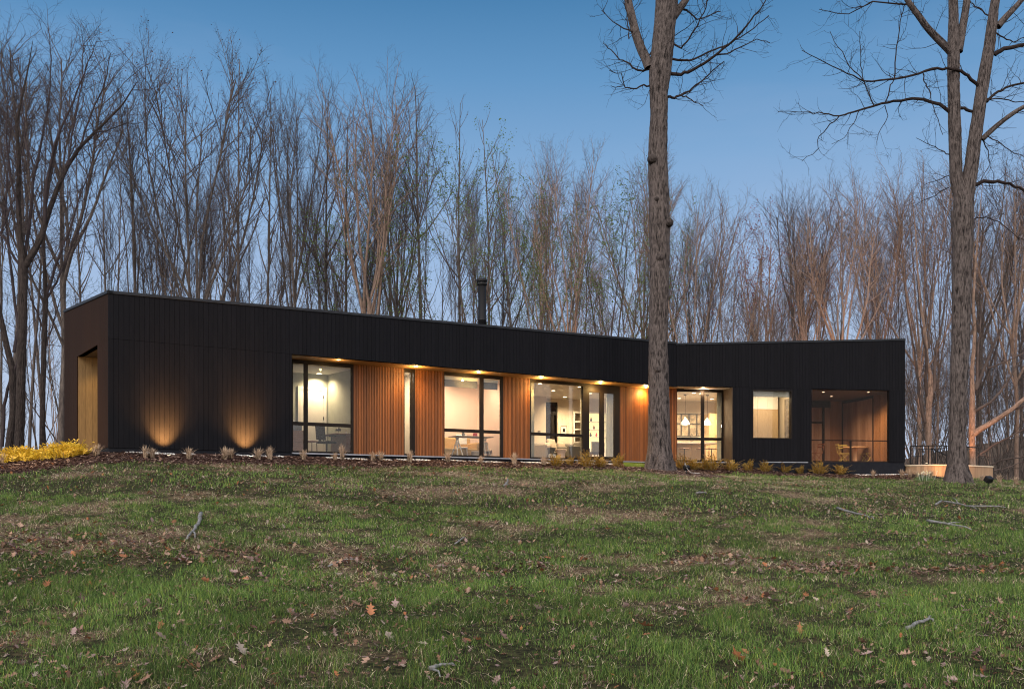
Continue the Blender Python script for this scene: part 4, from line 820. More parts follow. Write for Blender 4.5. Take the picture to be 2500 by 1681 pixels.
# ---------------------------------------------------------------- trees
def bark_mat(name, c1, c2, rand=.25, scale=3.0, c3=None, bump=.6):
    return mat(name, c1, c2, scale, .9, bump, (4, 4, .7), rand=rand, spec=.15, c3=c3)
m_bk = bark_mat('dusky_bark', (0.045, 0.038, 0.035), (0.14, 0.115, 0.10)); m_bk2 = bark_mat('uplit_tan_bark', (0.17, 0.12, 0.092), (0.33, 0.235, 0.185))  # uplight on the trees right of centre is put into the tan bark
m_tw = mat('dark_twigs', (0.035, 0.028, 0.030), (0.065, 0.051, 0.053), 2, .9, rand=.2, spec=.1); m_tw2 = mat('reddish_twigs', (0.065, 0.050, 0.045), (0.115, 0.088, 0.078), 2, .9, rand=.2, spec=.1)
m_bud = mat('spring_green_leaf', (0.10, 0.17, 0.04), (0.17, 0.24, 0.07), 3, .7, spec=.2, translucent=.4); m_mar = mat('dark_red_bud', (0.16, 0.03, 0.03), (0.25, 0.05, 0.04), 3, .8); m_oldl = mat('withered_leaf', (0.10, 0.05, 0.03), (0.16, 0.08, 0.045), 3, .8)
def rdir(r, d, ang):
    a = Vector((r.gauss(0, 1), r.gauss(0, 1), r.gauss(0, 1))); a = (a-d*a.dot(d)).normalized(); return (d*math.cos(ang)+a*math.sin(ang)).normalized()
def branch(r, p, d, L, rad, lv, out, cfg, leafs):
    # cfg[lv] = (segments, sides, up pull, wobble, children per metre, child angle, child length ratio)
    ns, sides, up, wob, dens, ang, ratio = cfg[lv]
    pts = [p.copy()]; q = p.copy(); dd = d.copy(); step = L/ns
    for i in range(ns):
        dd = (dd+Vector((r.gauss(0, wob), r.gauss(0, wob), r.gauss(0, wob)*.6))+Vector((0, 0, up))).normalized(); q = q+dd*step; pts.append(q.copy())
    tipr = rad*.35 if lv < len(cfg)-1 else rad*.5
    out[lv].tube([tuple(v) for v in pts], [rad+(tipr-rad)*i/ns for i in range(ns+1)], sides, False)
    if lv+1 < len(cfg):
        n = max(1, int(dens*L+r.random())); s0 = .18 if lv else .3
        for i in range(n):
            s = s0+(1-s0)*((i+r.random())/n)**(.7 if lv == 0 else .85); j = min(ns-1, int(s*ns)); f = s*ns-j; pp = pts[j].lerp(pts[j+1], min(1, f)); bd_ = (pts[j+1]-pts[j]).normalized()
            cl = L*ratio*((.30+.95*min(1, 1.5*s)) if lv == 0 and len(cfg) == 4 else 1.0-.42*s)*r.uniform(.6, 1.15)
            if lv+2 == len(cfg): cl = max(.35, min(1.1, cl))
            branch(r, pp, rdir(r, bd_, R(r.gauss(ang, ang*.3))), cl, max(.0045, min(rad*(1-.6*s)*.6, cl*.010+.003)), lv+1, out, cfg, leafs)
    elif leafs is not None: leafs.append(pts[-1]); leafs.append(pts[len(pts)//2])
def leaf_bits(mb, pts, r, n, s):
    for p in pts:
        for k in range(n):
            c = p+Vector((r.gauss(0, .12), r.gauss(0, .12), r.gauss(0, .1))); a = rdir(r, Vector((0, 0, 1)), r.uniform(0, 1.4)); u = a.orthogonal().normalized()*s*r.uniform(.6, 1.3); w = a.cross(u)
            mb.add([tuple(c-u), tuple(c+w*.6), tuple(c+u), tuple(c-w*.6)], [(0, 1, 2, 3)])
def proto(seed, Hh, r0, fork, nl, spread, lean=0.0, mt=None, mw=None, leaf=None, twig=1.0, excurrent=False, broom=1.0):
    r0 *= .66; r = random.Random(seed); out = [MB() for _ in range(4)]; tr = MB(); leafs = [] if leaf else None
    pts = []; q = Vector((0, 0, -.3)); d = Vector((lean, 0, 1)).normalized(); n = 14; TH = Hh*(.93 if excurrent else fork)
    for i in range(n+1):
        pts.append(q.copy()); d = (d+Vector((r.gauss(0, .02), r.gauss(0, .02), .05))).normalized(); q = q+d*TH/n
    topr = r0*.12 if excurrent else r0*.72
    tr.tube([tuple(p) for p in pts], [r0*(1.28 if i == 0 else 1.0)*(1-i/n)+topr*i/n for i in range(n+1)], 10, False)
    #        seg sides up   wob  dens ang ratio
    cfg = [(10, 6, .07*broom, .05, 1.6*twig, 31, .21), (6, 4, .05*broom, .11, 2.7*twig, 36, .44), (4, 3, .05*broom, .14, 3.9*twig, 40, .5), (2, 3, .06, .16, 0, 30, .4)]
    if excurrent:
        for i in range(nl):
            s = fork+(1-fork)*(i+r.random())/nl; j = min(n-1, int(s*n)); p = pts[j].lerp(pts[j+1], s*n-j); a = r.uniform(0, 6.28); el = R(r.uniform(36, 62))
            L = (Hh*(1-s)*.62+1.6)*spread*r.uniform(.7, 1.2)
            branch(r, p, Vector((math.cos(a)*math.cos(el), math.sin(a)*math.cos(el), math.sin(el))), L, max(.022, r0*(1-s)*.55+.012), 0, out, cfg, leafs)
    else:
        for i in range(nl):
            a = 6.283*(i+r.uniform(-.3, .3))/nl; el = R(90-r.uniform(.25, 1.0)*spread); s = r.uniform(.62, 1.0) if i > 1 else 1.0; j = min(n-1, int(s*n)); p = pts[j].lerp(pts[j+1], min(1, s*n-j)); tl = (1.5708-el)/R(spread); L = (Hh-p.z)*(1.04-.22*tl*tl)*r.uniform(.86, 1.04)
            branch(r, p, Vector((math.cos(a)*math.cos(el), math.sin(a)*math.cos(el), math.sin(el))), L, r0*r.uniform(.4, .62), 0, out, cfg, leafs)
    t = thing('bare_tree', '', 'tree'); tr.build('trunk', mt or m_bk, t, True)
    limb = MB()
    for o in (out[0], out[1]): b = len(limb.v); limb.v += o.v; limb.a += o.a; limb.f += [tuple(i+b for i in f) for f in o.f]
    limb.build('limbs', mt or m_bk, t, True)
    tw = MB()
    for o in (out[2], out[3]): b = len(tw.v); tw.v += o.v; tw.a += o.a; tw.f += [tuple(i+b for i in f) for f in o.f]
    tw.build('crown', mw or m_tw, t); Hh = float(np.percentile([v[2] for v in tw.v], 98.5))
    if leaf: lm, k, s, frac = leaf; lf = MB(); leaf_bits(lf, [p for p in leafs if r.random() < frac], r, k, s); lf.build('leaves', lm, t)
    t['_h'] = Hh; t['_used'] = 0
    return t
LA = ((m_bud, 4, .055, .8)); LR_ = ((m_mar, 2, .05, .7)); LO = ((m_oldl, 1, .06, .12))
PR = {
 'broad': proto(1, 26, .30, .42, 9, 40, leaf=LO), 'broad2': proto(2, 26, .30, .40, 8, 34), 'vase': proto(3, 25, .27, .52, 9, 32), 'slim': proto(4, 25, .2, .56, 6, 15, broom=1.2),
 'slim2': proto(5, 25, .22, .5, 24, .42, excurrent=True, broom=1.5), 'tall': proto(6, 27, .27, .5, 22, .6, excurrent=True, leaf=LO), 'tall2': proto(7, 26, .24, .6, 19, .6, excurrent=True),
 'green': proto(8, 22, .2, .42, 18, .6, excurrent=True, leaf=LA), 'green2': proto(9, 17, .16, .3, 6, 34, leaf=LA, twig=.7), 'red': proto(10, 16, .2, .3, 6, 30, mt=m_bk2, leaf=LR_, twig=.75),
 'tan': proto(11, 24, .3, .44, 9, 36, mt=m_bk2, mw=m_tw2), 'tan2': proto(12, 24, .26, .5, 9, 32, mt=m_bk2, mw=m_tw2), 'tan3': proto(13, 22, .26, .3, 6, 33, mt=m_bk2, mw=m_tw2),
 'under': proto(14, 9, .07, .15, 6, 26, twig=.8), 'under2': proto(15, 11, .08, .2, 6, 22, twig=.9, mt=m_bk2), 'under3': proto(16, 8, .06, .1, 8, 40, twig=1.0),
}
def place(kind, px, d, ytop, label, group=None, rot=0.0, wide=1.0):
    t = PR[kind]; 
    if t['_used']: t = copy_tree(t)
    else: t['_used'] = 1
    x = (px-CX)/FP*d; z = g1(x, d); h = Z0+(HY-ytop)/FP*d-z; s = h/PR[kind]['_h']
    t.location = (x, d, z); t.scale = (s*wide, s*wide, s); t.rotation_euler = (0, 0, rot); t['label'] = label
    if group: t['group'] = group
    elif 'group' in t: del t['group']
    return t
# the crowns that stand out along the skyline, left to right
sky_trees = [
 ('vase', 150, 44, 120, 'tall bare tree behind the two leaning trunks at the left edge', .3, 1.2), ('slim', 318, 50, 205, 'narrow tall bare tree just left of the house corner', .8, .9), ('tall2', 262, 56, 350, 'shorter bare tree rising behind the left corner of the roof', 1.1, .9),
 ('broad', 487, 48, 145, 'broad bare tree with a forked trunk, tallest over the left part of the roof', 2.1, 1.0), ('slim2', 580, 58, 185, 'slender bare tree close right of the broad tallest one', .2, .9), ('slim2', 645, 54, 215, 'narrow broom shaped reddish tree above the office window', 3.0, .85),
 ('vase', 722, 56, 195, 'bare tree with a round narrow top above the office window', 1.0, .75), ('tall', 790, 60, 240, 'thin dusky tree left of the large dense crown', 2.2, .8), ('tan2', 905, 54, 212, 'large dense bare tree with reddish limbs in the middle of the woods', .4, 1.1),
 ('tall2', 1030, 57, 205, 'bare tree with a spreading open top right of the large dense crown', .9, 1.1), ('tall', 1118, 62, 265, 'thin straight bare tree left of the chimney', 1.7, .8), ('green', 1195, 60, 270, 'tall tree with first green leaves right above the chimney', .5, .85),
 ('green', 1268, 66, 355, 'lower tree with first green leaves right of the chimney', 1.5, .9), ('tan', 1388, 50, 360, 'pale limbed vase shaped tree between the chimney and the middle trunk', .7, .85), ('tan2', 1322, 58, 370, 'pale bare tree close left of the vase shaped one', 2.4, .7),
 ('green2', 1130, 52, 390, 'small green tinged tree just behind the chimney on its left', .1, 1.2), ('green2', 1345, 50, 470, 'small green tinged tree below the pale vase shaped tree', 2.0, 1.1), ('tall', 840, 58, 300, 'thin upright bare tree between two larger crowns in the middle woods', 2.0, .9), ('vase', 970, 60, 300, 'lower bare tree tucked between the large dense crown and the open topped tree', 1.4, .8), ('vase', 410, 56, 420, 'low bare tree left of the broad tallest tree', .6, .8), ('green2', 890, 56, 390, 'small green tinged tree under the large dense crown', 1.0, 1.1),
 ('tan3', 1690, 48, 395, 'pale tree with wide leaning limbs right of the middle trunk', .9, .9), ('green2', 1500, 52, 440, 'green tinged tree left of the middle trunk', 2.9, 1.2), ('tan2', 1580, 60, 390, 'pale tree half hidden by the middle trunk', 1.9, .9),
 ('red', 1800, 54, 540, 'tree with dark red buds over the right wing roof', .5, 1.1), ('red', 1880, 56, 500, 'bare reddish tree beside the dark red budded one', 1.6, 1.0), ('vase', 1955, 60, 440, 'thin dusky tree left of the wide pale crown over the right wing', .9, .9),
 ('tan', 2055, 50, 435, 'wide pale vase shaped crown over the right end of the roof', 2.6, 1.05), ('tan2', 2150, 56, 445, 'pale bare tree between the roof end and the forked tree', .2, .9), ('tan', 2245, 54, 390, 'tall pale tree just left of the forked tree', 1.2, .9),
 ('vase', 2400, 56, 380, 'dusky bare tree seen right of the forked tree', 1.0, 1.1), ('tan2', 2480, 50, 370, 'pale bare tree at the right edge of the picture', 2.0, 1.0), ('slim', 30, 52, 60, 'tall narrow tree at the left edge of the picture', 0.4, 1.3)]
for kd, px, d, yt, lb, rt, wd in sky_trees: place(kd, px, d, yt, lb, None, rt, wd)
skyl = [(-200, 60), (0, 90), (200, 140), (290, 230), (340, 330), (420, 250), (500, 190), (600, 240), (700, 230), (800, 270), (900, 240), (1030, 250), (1120, 300), (1190, 310), (1260, 390), (1390, 400), (1480, 430), (1560, 420), (1700, 430), (1780, 540), (1850, 520), (1950, 480), (2060, 460), (2200, 440), (2300, 400), (2500, 400), (2800, 400)]
def sk(px): return float(np.interp(px, [a for a, b in skyl], [b for a, b in skyl]))
rf = random.Random(77)
spots = [(-200, 'beyond the left edge of the picture'), (20, 'at the left edge of the picture'), (90, 'between the leaning tree and the house'), (170, 'above the left corner wall of the house'), (250, 'above the front left corner of the roof'), (330, 'above the first wall glow'), (430, 'between the two wall glows'), (520, 'above the second wall glow'), (620, 'just left of the office window'), (710, 'above the left pane of the office window'), (780, 'above the office chair'), (850, 'above the first slatted panel'),
 (930, 'above the right half of the first slatted panel'), (1000, 'above the narrow window'), (1080, 'above the study window'), (1150, 'directly behind the chimney'), (1210, 'just right of the chimney'), (1290, 'above the living room sofa'), (1370, 'above the framed picture in the living room'), (1440, 'above the glazed living room door'), (1520, 'just left of the middle trunk'), (1590, 'behind the middle trunk'), (1660, 'above the kitchen window'), (1740, 'above the right pane of the kitchen window'),
 (1810, 'left of the square window'), (1870, 'above the square window'), (1950, 'between the square window and the porch'), (2010, 'above the left half of the porch'), (2090, 'above the right half of the porch'), (2160, 'above the right end of the roof'), (2220, 'just beyond the right corner of the house'), (2290, 'left of the forked trunk'), (2350, 'behind the forked trunk'), (2400, 'right of the forked trunk'), (2450, 'near the right edge of the picture'), (2520, 'at the far right edge of the picture')]
usedl = {}
def uniq(base, px, d, h):
    pl = [b for a, b in spots if a <= px][-1]; sz = 'short' if h < .45 else 'middling' if h < .75 else 'tall'
    dp = 'in front' if d < 54 else 'midway back' if d < 68 else 'far back'
    for l_ in (f'{sz} {base} {pl}', f'{sz} {base} {dp} {pl}'):
        if l_ not in usedl: usedl[l_] = 1; return l_
    return l_
def ok_spot(x, y):
    tm = (x-PA[0])*dM[0]+(y-PA[1])*dM[1]; w_ = -(x-PA[0])*dM[1]+(y-PA[1])*dM[0]
    if w_ > -2 and tm > -1.5 and tm < 23 and w_ < 10.5: return False
    wr = -(x-PC[0])*dR[1]+(y-PC[1])*dR[0]; tr = (x-PC[0])*dR[0]+(y-PC[1])*dR[1]
    return not (-5 < tr < 15.5 and -3 < wr < 9.5)
gl = {'slim': 'thin grey bare tree', 'slim2': 'slender broom shaped tree', 'tall': 'straight leaf tipped bare tree', 'tall2': 'straight finely branched bare tree', 'vase': 'upright forked bare tree', 'broad2': 'wide branching bare tree', 'tan2': 'pale barked bare tree', 'tan3': 'pale low forking tree', 'green2': 'small green tinged tree', 'under': 'many stemmed bare shrub tree', 'under2': 'pale stemmed sapling clump', 'under3': 'wide bare thicket tree'}
for i in range(64):
    px = -120+2740*(i+rf.random())/64; d = rf.uniform(46, 84); x = (px-CX)/FP*d
    if not ok_spot(x, d): d = rf.uniform(60, 84); x = (px-CX)/FP*d
    if px < 1250: kd = rf.choice(['slim', 'slim2', 'tall', 'tall2', 'vase', 'slim2', 'broad2', 'green2' if px > 800 else 'slim'])
    else: kd = rf.choice(['slim', 'tall', 'tan2', 'tan3', 'vase', 'tall2', 'green2'])
    place(kd, px, d, (yt_ := sk(px)+rf.uniform(90, 300)*(1 if px < 1250 else .6)), uniq(gl[kd], px, d, (1208-yt_)/(1208-sk(px))), 'trees of the woods behind the house', rf.uniform(0, 6.28), rf.uniform(.55, .85))
for i in range(110):
    px = -120+2740*((i % 67)+rf.random())/67; 
    if i > 66: px = rf.uniform(2190, 2680)
    d = rf.uniform(50, 88) if px < 2200 else rf.uniform(50, 100); x = (px-CX)/FP*d
    if not ok_spot(x, d): continue
    kd = rf.choice(['under', 'under2', 'under3']); z = g1(x, d); h = rf.uniform(7.5, 14); place(kd, px, d, HY-(z+h-Z0)*FP/d, uniq(gl[kd], px, d, (h-7.5)/6.5), 'low trees and saplings in the woods behind', rf.uniform(0, 6.28), rf.uniform(.8, 1.25))
for t in PR.values():
    if not t['_used']:
        for c in kids(t): bpy.data.objects.remove(c)
        bpy.data.objects.remove(t)

# trees with limbs followed from the photograph
def bark_tube(mb, pts, rad, sides=40, amp=.03, seed=1, sub=.07, flare=None):
    # dense tube with furrowed bark relief; pts world, rad list
    P = [np.array(p, float) for p in pts]; L = np.r_[0, np.cumsum([np.linalg.norm(P[i+1]-P[i]) for i in range(len(P)-1)])]
    n = max(4, int(L[-1]/sub)); s = np.linspace(0, L[-1], n); Q = np.stack([np.interp(s, L, [p[k] for p in P]) for k in range(3)], 1)
    ker = np.array([1, 2, 3, 2, 1.])/9
    if n > 12:
        for k in range(3):
            for _ in range(2): Qp = np.r_[Q[0, k]*2-Q[2, k], Q[0, k]*2-Q[1, k], Q[:, k], Q[-1, k]*2-Q[-2, k], Q[-1, k]*2-Q[-3, k]]; Q[:, k] = np.convolve(Qp, ker, 'valid')
    rr = np.interp(s, L, rad); T = np.gradient(Q, axis=0); T /= np.linalg.norm(T, axis=1)[:, None]
    u0 = np.array([1., 0, 0]); b = len(mb.v); an = np.arange(sides)*2*np.pi/sides
    U = np.cross(np.cross(T, u0), T); U /= np.linalg.norm(U, axis=1)[:, None]; Wv = np.cross(T, U)
    A, Sg = np.meshgrid(an, s); kk = float(max(6, int(sides/2.2)))
    ax = A/(2*np.pi)*kk; wrap = lambda f, y_, sd: f(ax % kk, y_, sd)
    def pn(fx, fy, sd):   # periodic in angle
        a_ = ax*fx; per = kk*fx; w_ = (ax/kk); return vnoise(a_, Sg*fy, sd)*(1-w_)+vnoise(a_-per, Sg*fy, sd)*w_
    ridge = 1-np.abs(pn(1, 3.5, seed)*2-1)*1.0; fine = pn(2, 9, seed+5); lump = pn(.25, .8, seed+9)
    disp = (ridge-.6)*amp+(fine-.5)*amp*.6+(lump-.5)*amp*.9
    RR = rr[:, None]+disp*np.minimum(1, rr[:, None]/.2)
    if flare is not None:
        fl = np.exp(-Sg/flare[1]); RR = RR*(1+fl*(flare[0]+.28*np.cos(A*5+1.0)*flare[0]+.2*(pn(.5, .01, seed+3)-.5)))
    V = Q[:, None, :]+U[:, None, :]*(np.cos(A)*RR)[..., None]+Wv[:, None, :]*(np.sin(A)*RR)[..., None]
    mb.v.extend(map(tuple, V.reshape(-1, 3).tolist())); mb.a.extend(np.clip((ridge*.7+fine*.3), 0, 1).ravel().tolist())
    idx = np.arange(n*sides).reshape(n, sides)+b; nx = np.roll(idx, -1, 1)
    mb.f.extend(map(tuple, np.stack([idx[:-1], nx[:-1], nx[1:], idx[1:]], -1).reshape(-1, 4).tolist()))
def varbark(name, dark, light, rough=.9):
    m = bpy.data.materials.new(name); m.use_nodes = True; n, l = m.node_tree.nodes, m.node_tree.links; b = n['Principled BSDF']; b.inputs['Roughness'].default_value = rough; b.inputs['Specular IOR Level'].default_value = .15
    a = n.new('ShaderNodeAttribute'); a.attribute_name = 'var'; t = n.new('ShaderNodeTexCoord'); mp = n.new('ShaderNodeMapping'); mp.inputs['Scale'].default_value = (20, 20, 3); l.new(t.outputs['Object'], mp.inputs[0])
    no = n.new('ShaderNodeTexNoise'); no.inputs['Scale'].default_value = 2.2; no.inputs['Detail'].default_value = 5; no.inputs['Roughness'].default_value = .7; l.new(mp.outputs[0], no.inputs[0])
    ad = n.new('ShaderNodeMath'); ad.operation = 'MULTIPLY_ADD'; l.new(a.outputs['Fac'], ad.inputs[0]); ad.inputs[1].default_value = .38; l.new(no.outputs[0], ad.inputs[2])
    r = n.new('ShaderNodeValToRGB'); r.color_ramp.elements[0].position = .57; r.color_ramp.elements[0].color = (*dark, 1); r.color_ramp.elements[1].position = .88; r.color_ramp.elements[1].color = (*light, 1); l.new(ad.outputs[0], r.inputs[0]); l.new(r.outputs[0], b.inputs['Base Color'])
    bu = n.new('ShaderNodeBump'); bu.inputs['Strength'].default_value = .9; bu.inputs['Distance'].default_value = .03; l.new(ad.outputs[0], bu.inputs['Height']); l.new(bu.outputs[0], b.inputs['Normal']); return m
m_oak1 = varbark('furrowed_bark', (0.010, 0.008, 0.0078), (0.135, 0.112, 0.104)); m_pale = varbark('uplit_pale_bark', (0.09, 0.058, 0.044), (0.36, 0.25, 0.19)); m_dkb = varbark('dark_forest_bark', (0.015, 0.012, 0.011), (0.06, 0.047, 0.042))  # the pale bark has the uplight on both right-hand trees in its colour
m_twf = mat('fine_dark_twigs', (0.018, 0.013, 0.012), (0.035, 0.026, 0.024), 3, .9, spec=.1)
def path_tree(name, label, base_d, base_px, base_py, trunk, limbs, mt, mtw, seed, flare=(.55, .45), amp=.03, twig=1.0, tlen=1.0, dep=None, scale=None):
    """trunk: [(px,py,width_px)], limbs: [(depth_gain_per_m, [(px,py)..], w0, w1, twiggy)]"""
    r = random.Random(seed); bx, by = (base_px-CX)/FP*base_d, base_d; bz = g1(bx, by)
    t = thing(name, label, 'tree', (bx, by, bz), world=True)
    def w3(px, py, d): return at(px, py, d)
    mb = MB()
    for tk in trunk:
        pts = [w3(px, py, base_d+(q[0] if q else 0)) for px, py, wd, *q in tk]; rad = [wd*(.88 if base_d > 34 else .84)/FP*base_d/2 for px, py, wd, *q in tk]
        bark_tube(mb, pts, rad, 96, amp, seed, .05, flare if tk is trunk[0] else None)
    mb.build('trunk', mt, t, True)
    tw = [MB(), MB(), MB()]
    cfg = [(7, 4, .05, .16, 3.6*twig, 42, .5), (5, 3, .04, .2, 5.5*twig, 45, .5), (3, 3, .03, .25, 0, 40, .4)]
    for li, (dg, path, w0, w1, q) in enumerate(limbs):
        lb = MB(); d = base_d+(q[1] if isinstance(q, tuple) else 0); tq = q[0] if isinstance(q, tuple) else q; P = []; prev = None
        for px, py in path:
            if prev: d += dg*math.hypot(px-prev[0], py-prev[1])/FP*base_d
            P.append(Vector(w3(px, py, d))); prev = (px, py)
        rad = [max(.006, (w0+(w1-w0)*i/(len(P)-1))/FP*base_d/2) for i in range(len(P))]
        if w0 > 12: bark_tube(lb, P, rad, 22, amp*.6, seed+li, .08)
        else:
            # smooth the path with a few wobbling midpoints
            Q = []; rr = []
            for i in range(len(P)-1):
                for s in (0, .34, .67): q_ = P[i].lerp(P[i+1], s); Q.append(tuple(q_+Vector([r.gauss(0, .018) for _ in range(3)])*(1 if s else 0))); rr.append(rad[i]+(rad[i+1]-rad[i])*s)
            Q.append(tuple(P[-1])); rr.append(rad[-1]); lb.tube(Q, rr, 7, False)
        lb.build('limb', mt if w0 > 12 else mtw, t, True)
        if tq:
            for i in range(len(P)-1):
                seg = P[i+1]-P[i]; L = seg.length; f = (i+.5)/(len(P)-1)
                n = int(L*5.5*tq+r.random())
                for k in range(n):
                    p = P[i].lerp(P[i+1], r.random()); dd = rdir(r, seg.normalized(), R(r.gauss(55, 14))); ll = r.uniform(.5, 1.7)*tlen*(1.1-.5*f)
                    branch(r, p, dd, ll, max(.006, min(.012, rad[i]*.5)), 0, tw, cfg, None)
    if tw[0].v:
        al = MB()
        for o in tw: b = len(al.v); al.v += o.v; al.a += o.a; al.f += [tuple(i+b for i in f) for f in o.f]
        al.build('crown', mtw, t)
    return t
g7 = lambda L: [(1440+x/3.137, y/3.137) for x, y in L]
g8 = lambda L: [(1900+x/2.6133, y/2.6133) for x, y in L]
path_tree('big_tree', 'tall furrowed grey tree trunk with pruned knots standing close in front of the house', 35.3, 1609, 1146,
  [[(1610, 1158, 72), (1610, 1125, 70), (1610, 1095, 61), (1609, 1040, 58), (1608, 960, 56), (1607, 860, 52), (1608, 750, 50), (1611, 640, 54), (1610, 540, 56), (1609, 480, 54), (1606, 390, 52), (1607, 335, 50), (1609, 280, 46), (1608, 230, 50), (1611, 180, 60), (1617, 120, 60), (1623, 60, 58), (1628, 0, 60), (1632, -60, 56), (1636, -200, 50)]],
  [(.1, g7([(455, 520), (430, 450), (390, 370), (350, 250), (310, 90), (290, 0)])+[(1528, -60), (1520, -160)], 24, 16, .8), (-.2, g7([(640, 130), (690, 60), (740, 0)])+[(1700, -60)], 20, 14, 1),
   (-.3, g7([(620, 566), (700, 572), (780, 540), (870, 490), (980, 410), (1100, 310), (1200, 200), (1290, 90), (1350, 0)]), 9, 2.5, .8), (.3, g7([(630, 452), (700, 462), (760, 465), (850, 430), (960, 380), (1050, 345), (1150, 290), (1260, 215), (1370, 120)]), 6, 2, .8),
   (-.5, g7([(645, 340), (700, 370), (760, 300), (830, 190), (890, 60), (910, -40)]), 5, 2, 1), (.4, g7([(600, 742), (650, 752), (700, 730), (780, 680), (860, 620), (940, 540), (1030, 470)]), 7, 2, .9), (-.3, g7([(700, 730), (760, 755), (820, 790), (870, 812)]), 3.5, 1.5, .8),
   (.2, g7([(970, 422), (1080, 400), (1180, 350), (1280, 300), (1380, 330)]), 4, 1.5, .8), (.3, g7([(660, 60), (740, 80), (820, 150), (890, 130), (1000, 90)]), 5, 2, 1), (.2, g7([(470, 520), (410, 545), (350, 530), (290, 480), (230, 460), (160, 380), (100, 330)]), 6, 1.6, .9),
   (-.3, g7([(500, 640), (450, 660), (400, 655), (340, 680), (270, 670), (240, 560), (150, 540)]), 5, 1.6, .9), (.4, g7([(350, 240), (260, 220), (180, 170), (90, 80)]), 4, 1.6, 1), (-.2, g7([(250, 660), (200, 670), (160, 655)]), 2.5, 1.2, .6), (.1, g7([(300, 300), (290, 200), (285, 100), (250, 0)]), 3, 1.5, .9),
   (.3, g7([(460, 420), (500, 360), (560, 330), (700, 240), (800, 160)]), 3.5, 1.5, .9)], m_oak1, m_twf, 5, (.42, .42), twig=.75, tlen=.8)
path_tree('forked_tree', 'large tree forking into two stems on the lawn at the right', 33, 2338, 1180,
  [[(2338, 1192, 66), (2338, 1160, 62), (2337, 1130, 51), (2337, 1060, 45), (2340, 960, 47), (2344, 860, 48), (2346, 800, 49), (2348, 700, 50), (2350, 600, 54), (2350, 520, 58), (2347, 480, 40), (2334, 440, 34), (2332, 345, 34), (2330, 270, 32), (2328, 190, 32), (2328, 115, 32), (2328, 40, 26), (2326, -40, 24), (2324, -160, 20)],
   [(2352, 540, 46), (2361, 470, 40), (2372, 400, 38), (2378, 350, 36), (2388, 287, 34), (2401, 191, 32), (2415, 115, 30), (2422, 57, 27), (2430, 0, 24), (2438, -80, 20)]],
  [(.1, g8([(1150, 330), (1175, 180), (1190, 100), (1205, 0)])+[(2364, -60)], 20, 15, .6), (.1, g8([(1400, 170), (1460, 100), (1530, 30), (1568, -20)])+[(2530, -60)], 16, 10, 1), (-.15, g8([(1110, 340), (1050, 280), (960, 190), (880, 80), (820, 0)])+[(2190, -60)], 19, 11, .9),
   (-.2, g8([(1290, 560), (1260, 530), (1210, 480), (1150, 450), (1080, 435), (980, 440), (860, 480), (740, 505), (600, 520), (540, 515), (440, 470), (300, 400), (150, 320)]), 9, 1.6, .7), (.2, g8([(1100, 720), (1030, 665), (930, 635), (820, 635), (700, 655), (600, 680), (480, 715), (390, 740), (290, 725), (200, 715), (0, 712)]), 9, 1.4, .7),
   (.3, g8([(390, 740), (330, 790), (260, 870), (255, 950), (150, 1030)]), 3, 1.2, .6), (-.2, g8([(1300, 890), (1350, 840), (1420, 780), (1500, 720), (1568, 680)])+[(2560, 230)], 13, 8, 1), (.2, g8([(1330, 650), (1380, 600), (1450, 560), (1568, 530)])+[(2570, 190)], 7, 4, 1), (-.2, g8([(1380, 350), (1440, 310), (1568, 285)])+[(2590, 100)], 12, 7, 1),
   (.1, g8([(1255, 1180), (1310, 1155), (1400, 1155), (1480, 1170), (1568, 1215)])+[(2600, 500)], 10, 5, .8), (.3, g8([(740, 505), (745, 400), (765, 250), (790, 90), (810, 30)]), 3.5, 1.6, .8), (.1, g8([(685, 650), (715, 540), (740, 505)]), 3, 2.4, .5), (-.2, g8([(610, 670), (575, 590), (545, 515), (525, 420), (525, 300), (520, 200)]), 3, 1.3, .8),
   (.2, g8([(545, 515), (450, 420), (380, 300), (330, 200)]), 2.6, 1.2, .9), (-.3, g8([(925, 470), (930, 520), (960, 570), (975, 640), (1020, 760), (1050, 860)]), 3, 1.4, .8), (.1, g8([(1160, 690), (1200, 700), (1260, 720)]), 8, 7, 0), (.2, g8([(1090, 985), (1040, 960), (980, 930), (880, 880)]), 3, 1.2, .8), (.2, g8([(1090, 1120), (1020, 1150), (930, 1180)]), 2.6, 1.2, .6), (-.2, g8([(1090, 1195), (1000, 1250), (850, 1320)]), 2.6, 1.2, .6),
   (.3, g8([(820, 30), (600, 10), (450, 90), (260, 60)]), 4, 1.4, 1), (.1, g8([(680, 670), (700, 740), (640, 850), (630, 930)]), 2.2, 1, .7), (-.1, g8([(520, 700), (480, 790), (420, 880), (340, 920)]), 2.2, 1, .7), (.2, g8([(1240, 1400), (1330, 1385), (1440, 1440), (1540, 1530)]), 3, 1.6, .6), (.2, g8([(1300, 880), (1340, 960), (1350, 1040)]), 3.5, 1.5, .7),
   (-.2, g8([(1310, 870), (1400, 900), (1480, 960), (1568, 1000)]), 3, 1.5, .9), (.3, g8([(1370, 200), (1440, 240), (1500, 270), (1568, 240)]), 4, 2, 1), (.2, g8([(1340, 100), (1280, 50), (1230, 20), (1200, -20)]), 3.5, 1.6, 1), (.2, g8([(1330, 630), (1420, 630), (1500, 650), (1568, 650)]), 3.5, 2, 1)], m_oak1, m_twf, 23, (.45, .4), twig=.75, tlen=.8)
gL = lambda L: [(x/2.01, 350+y/2.01) for x, y in L]
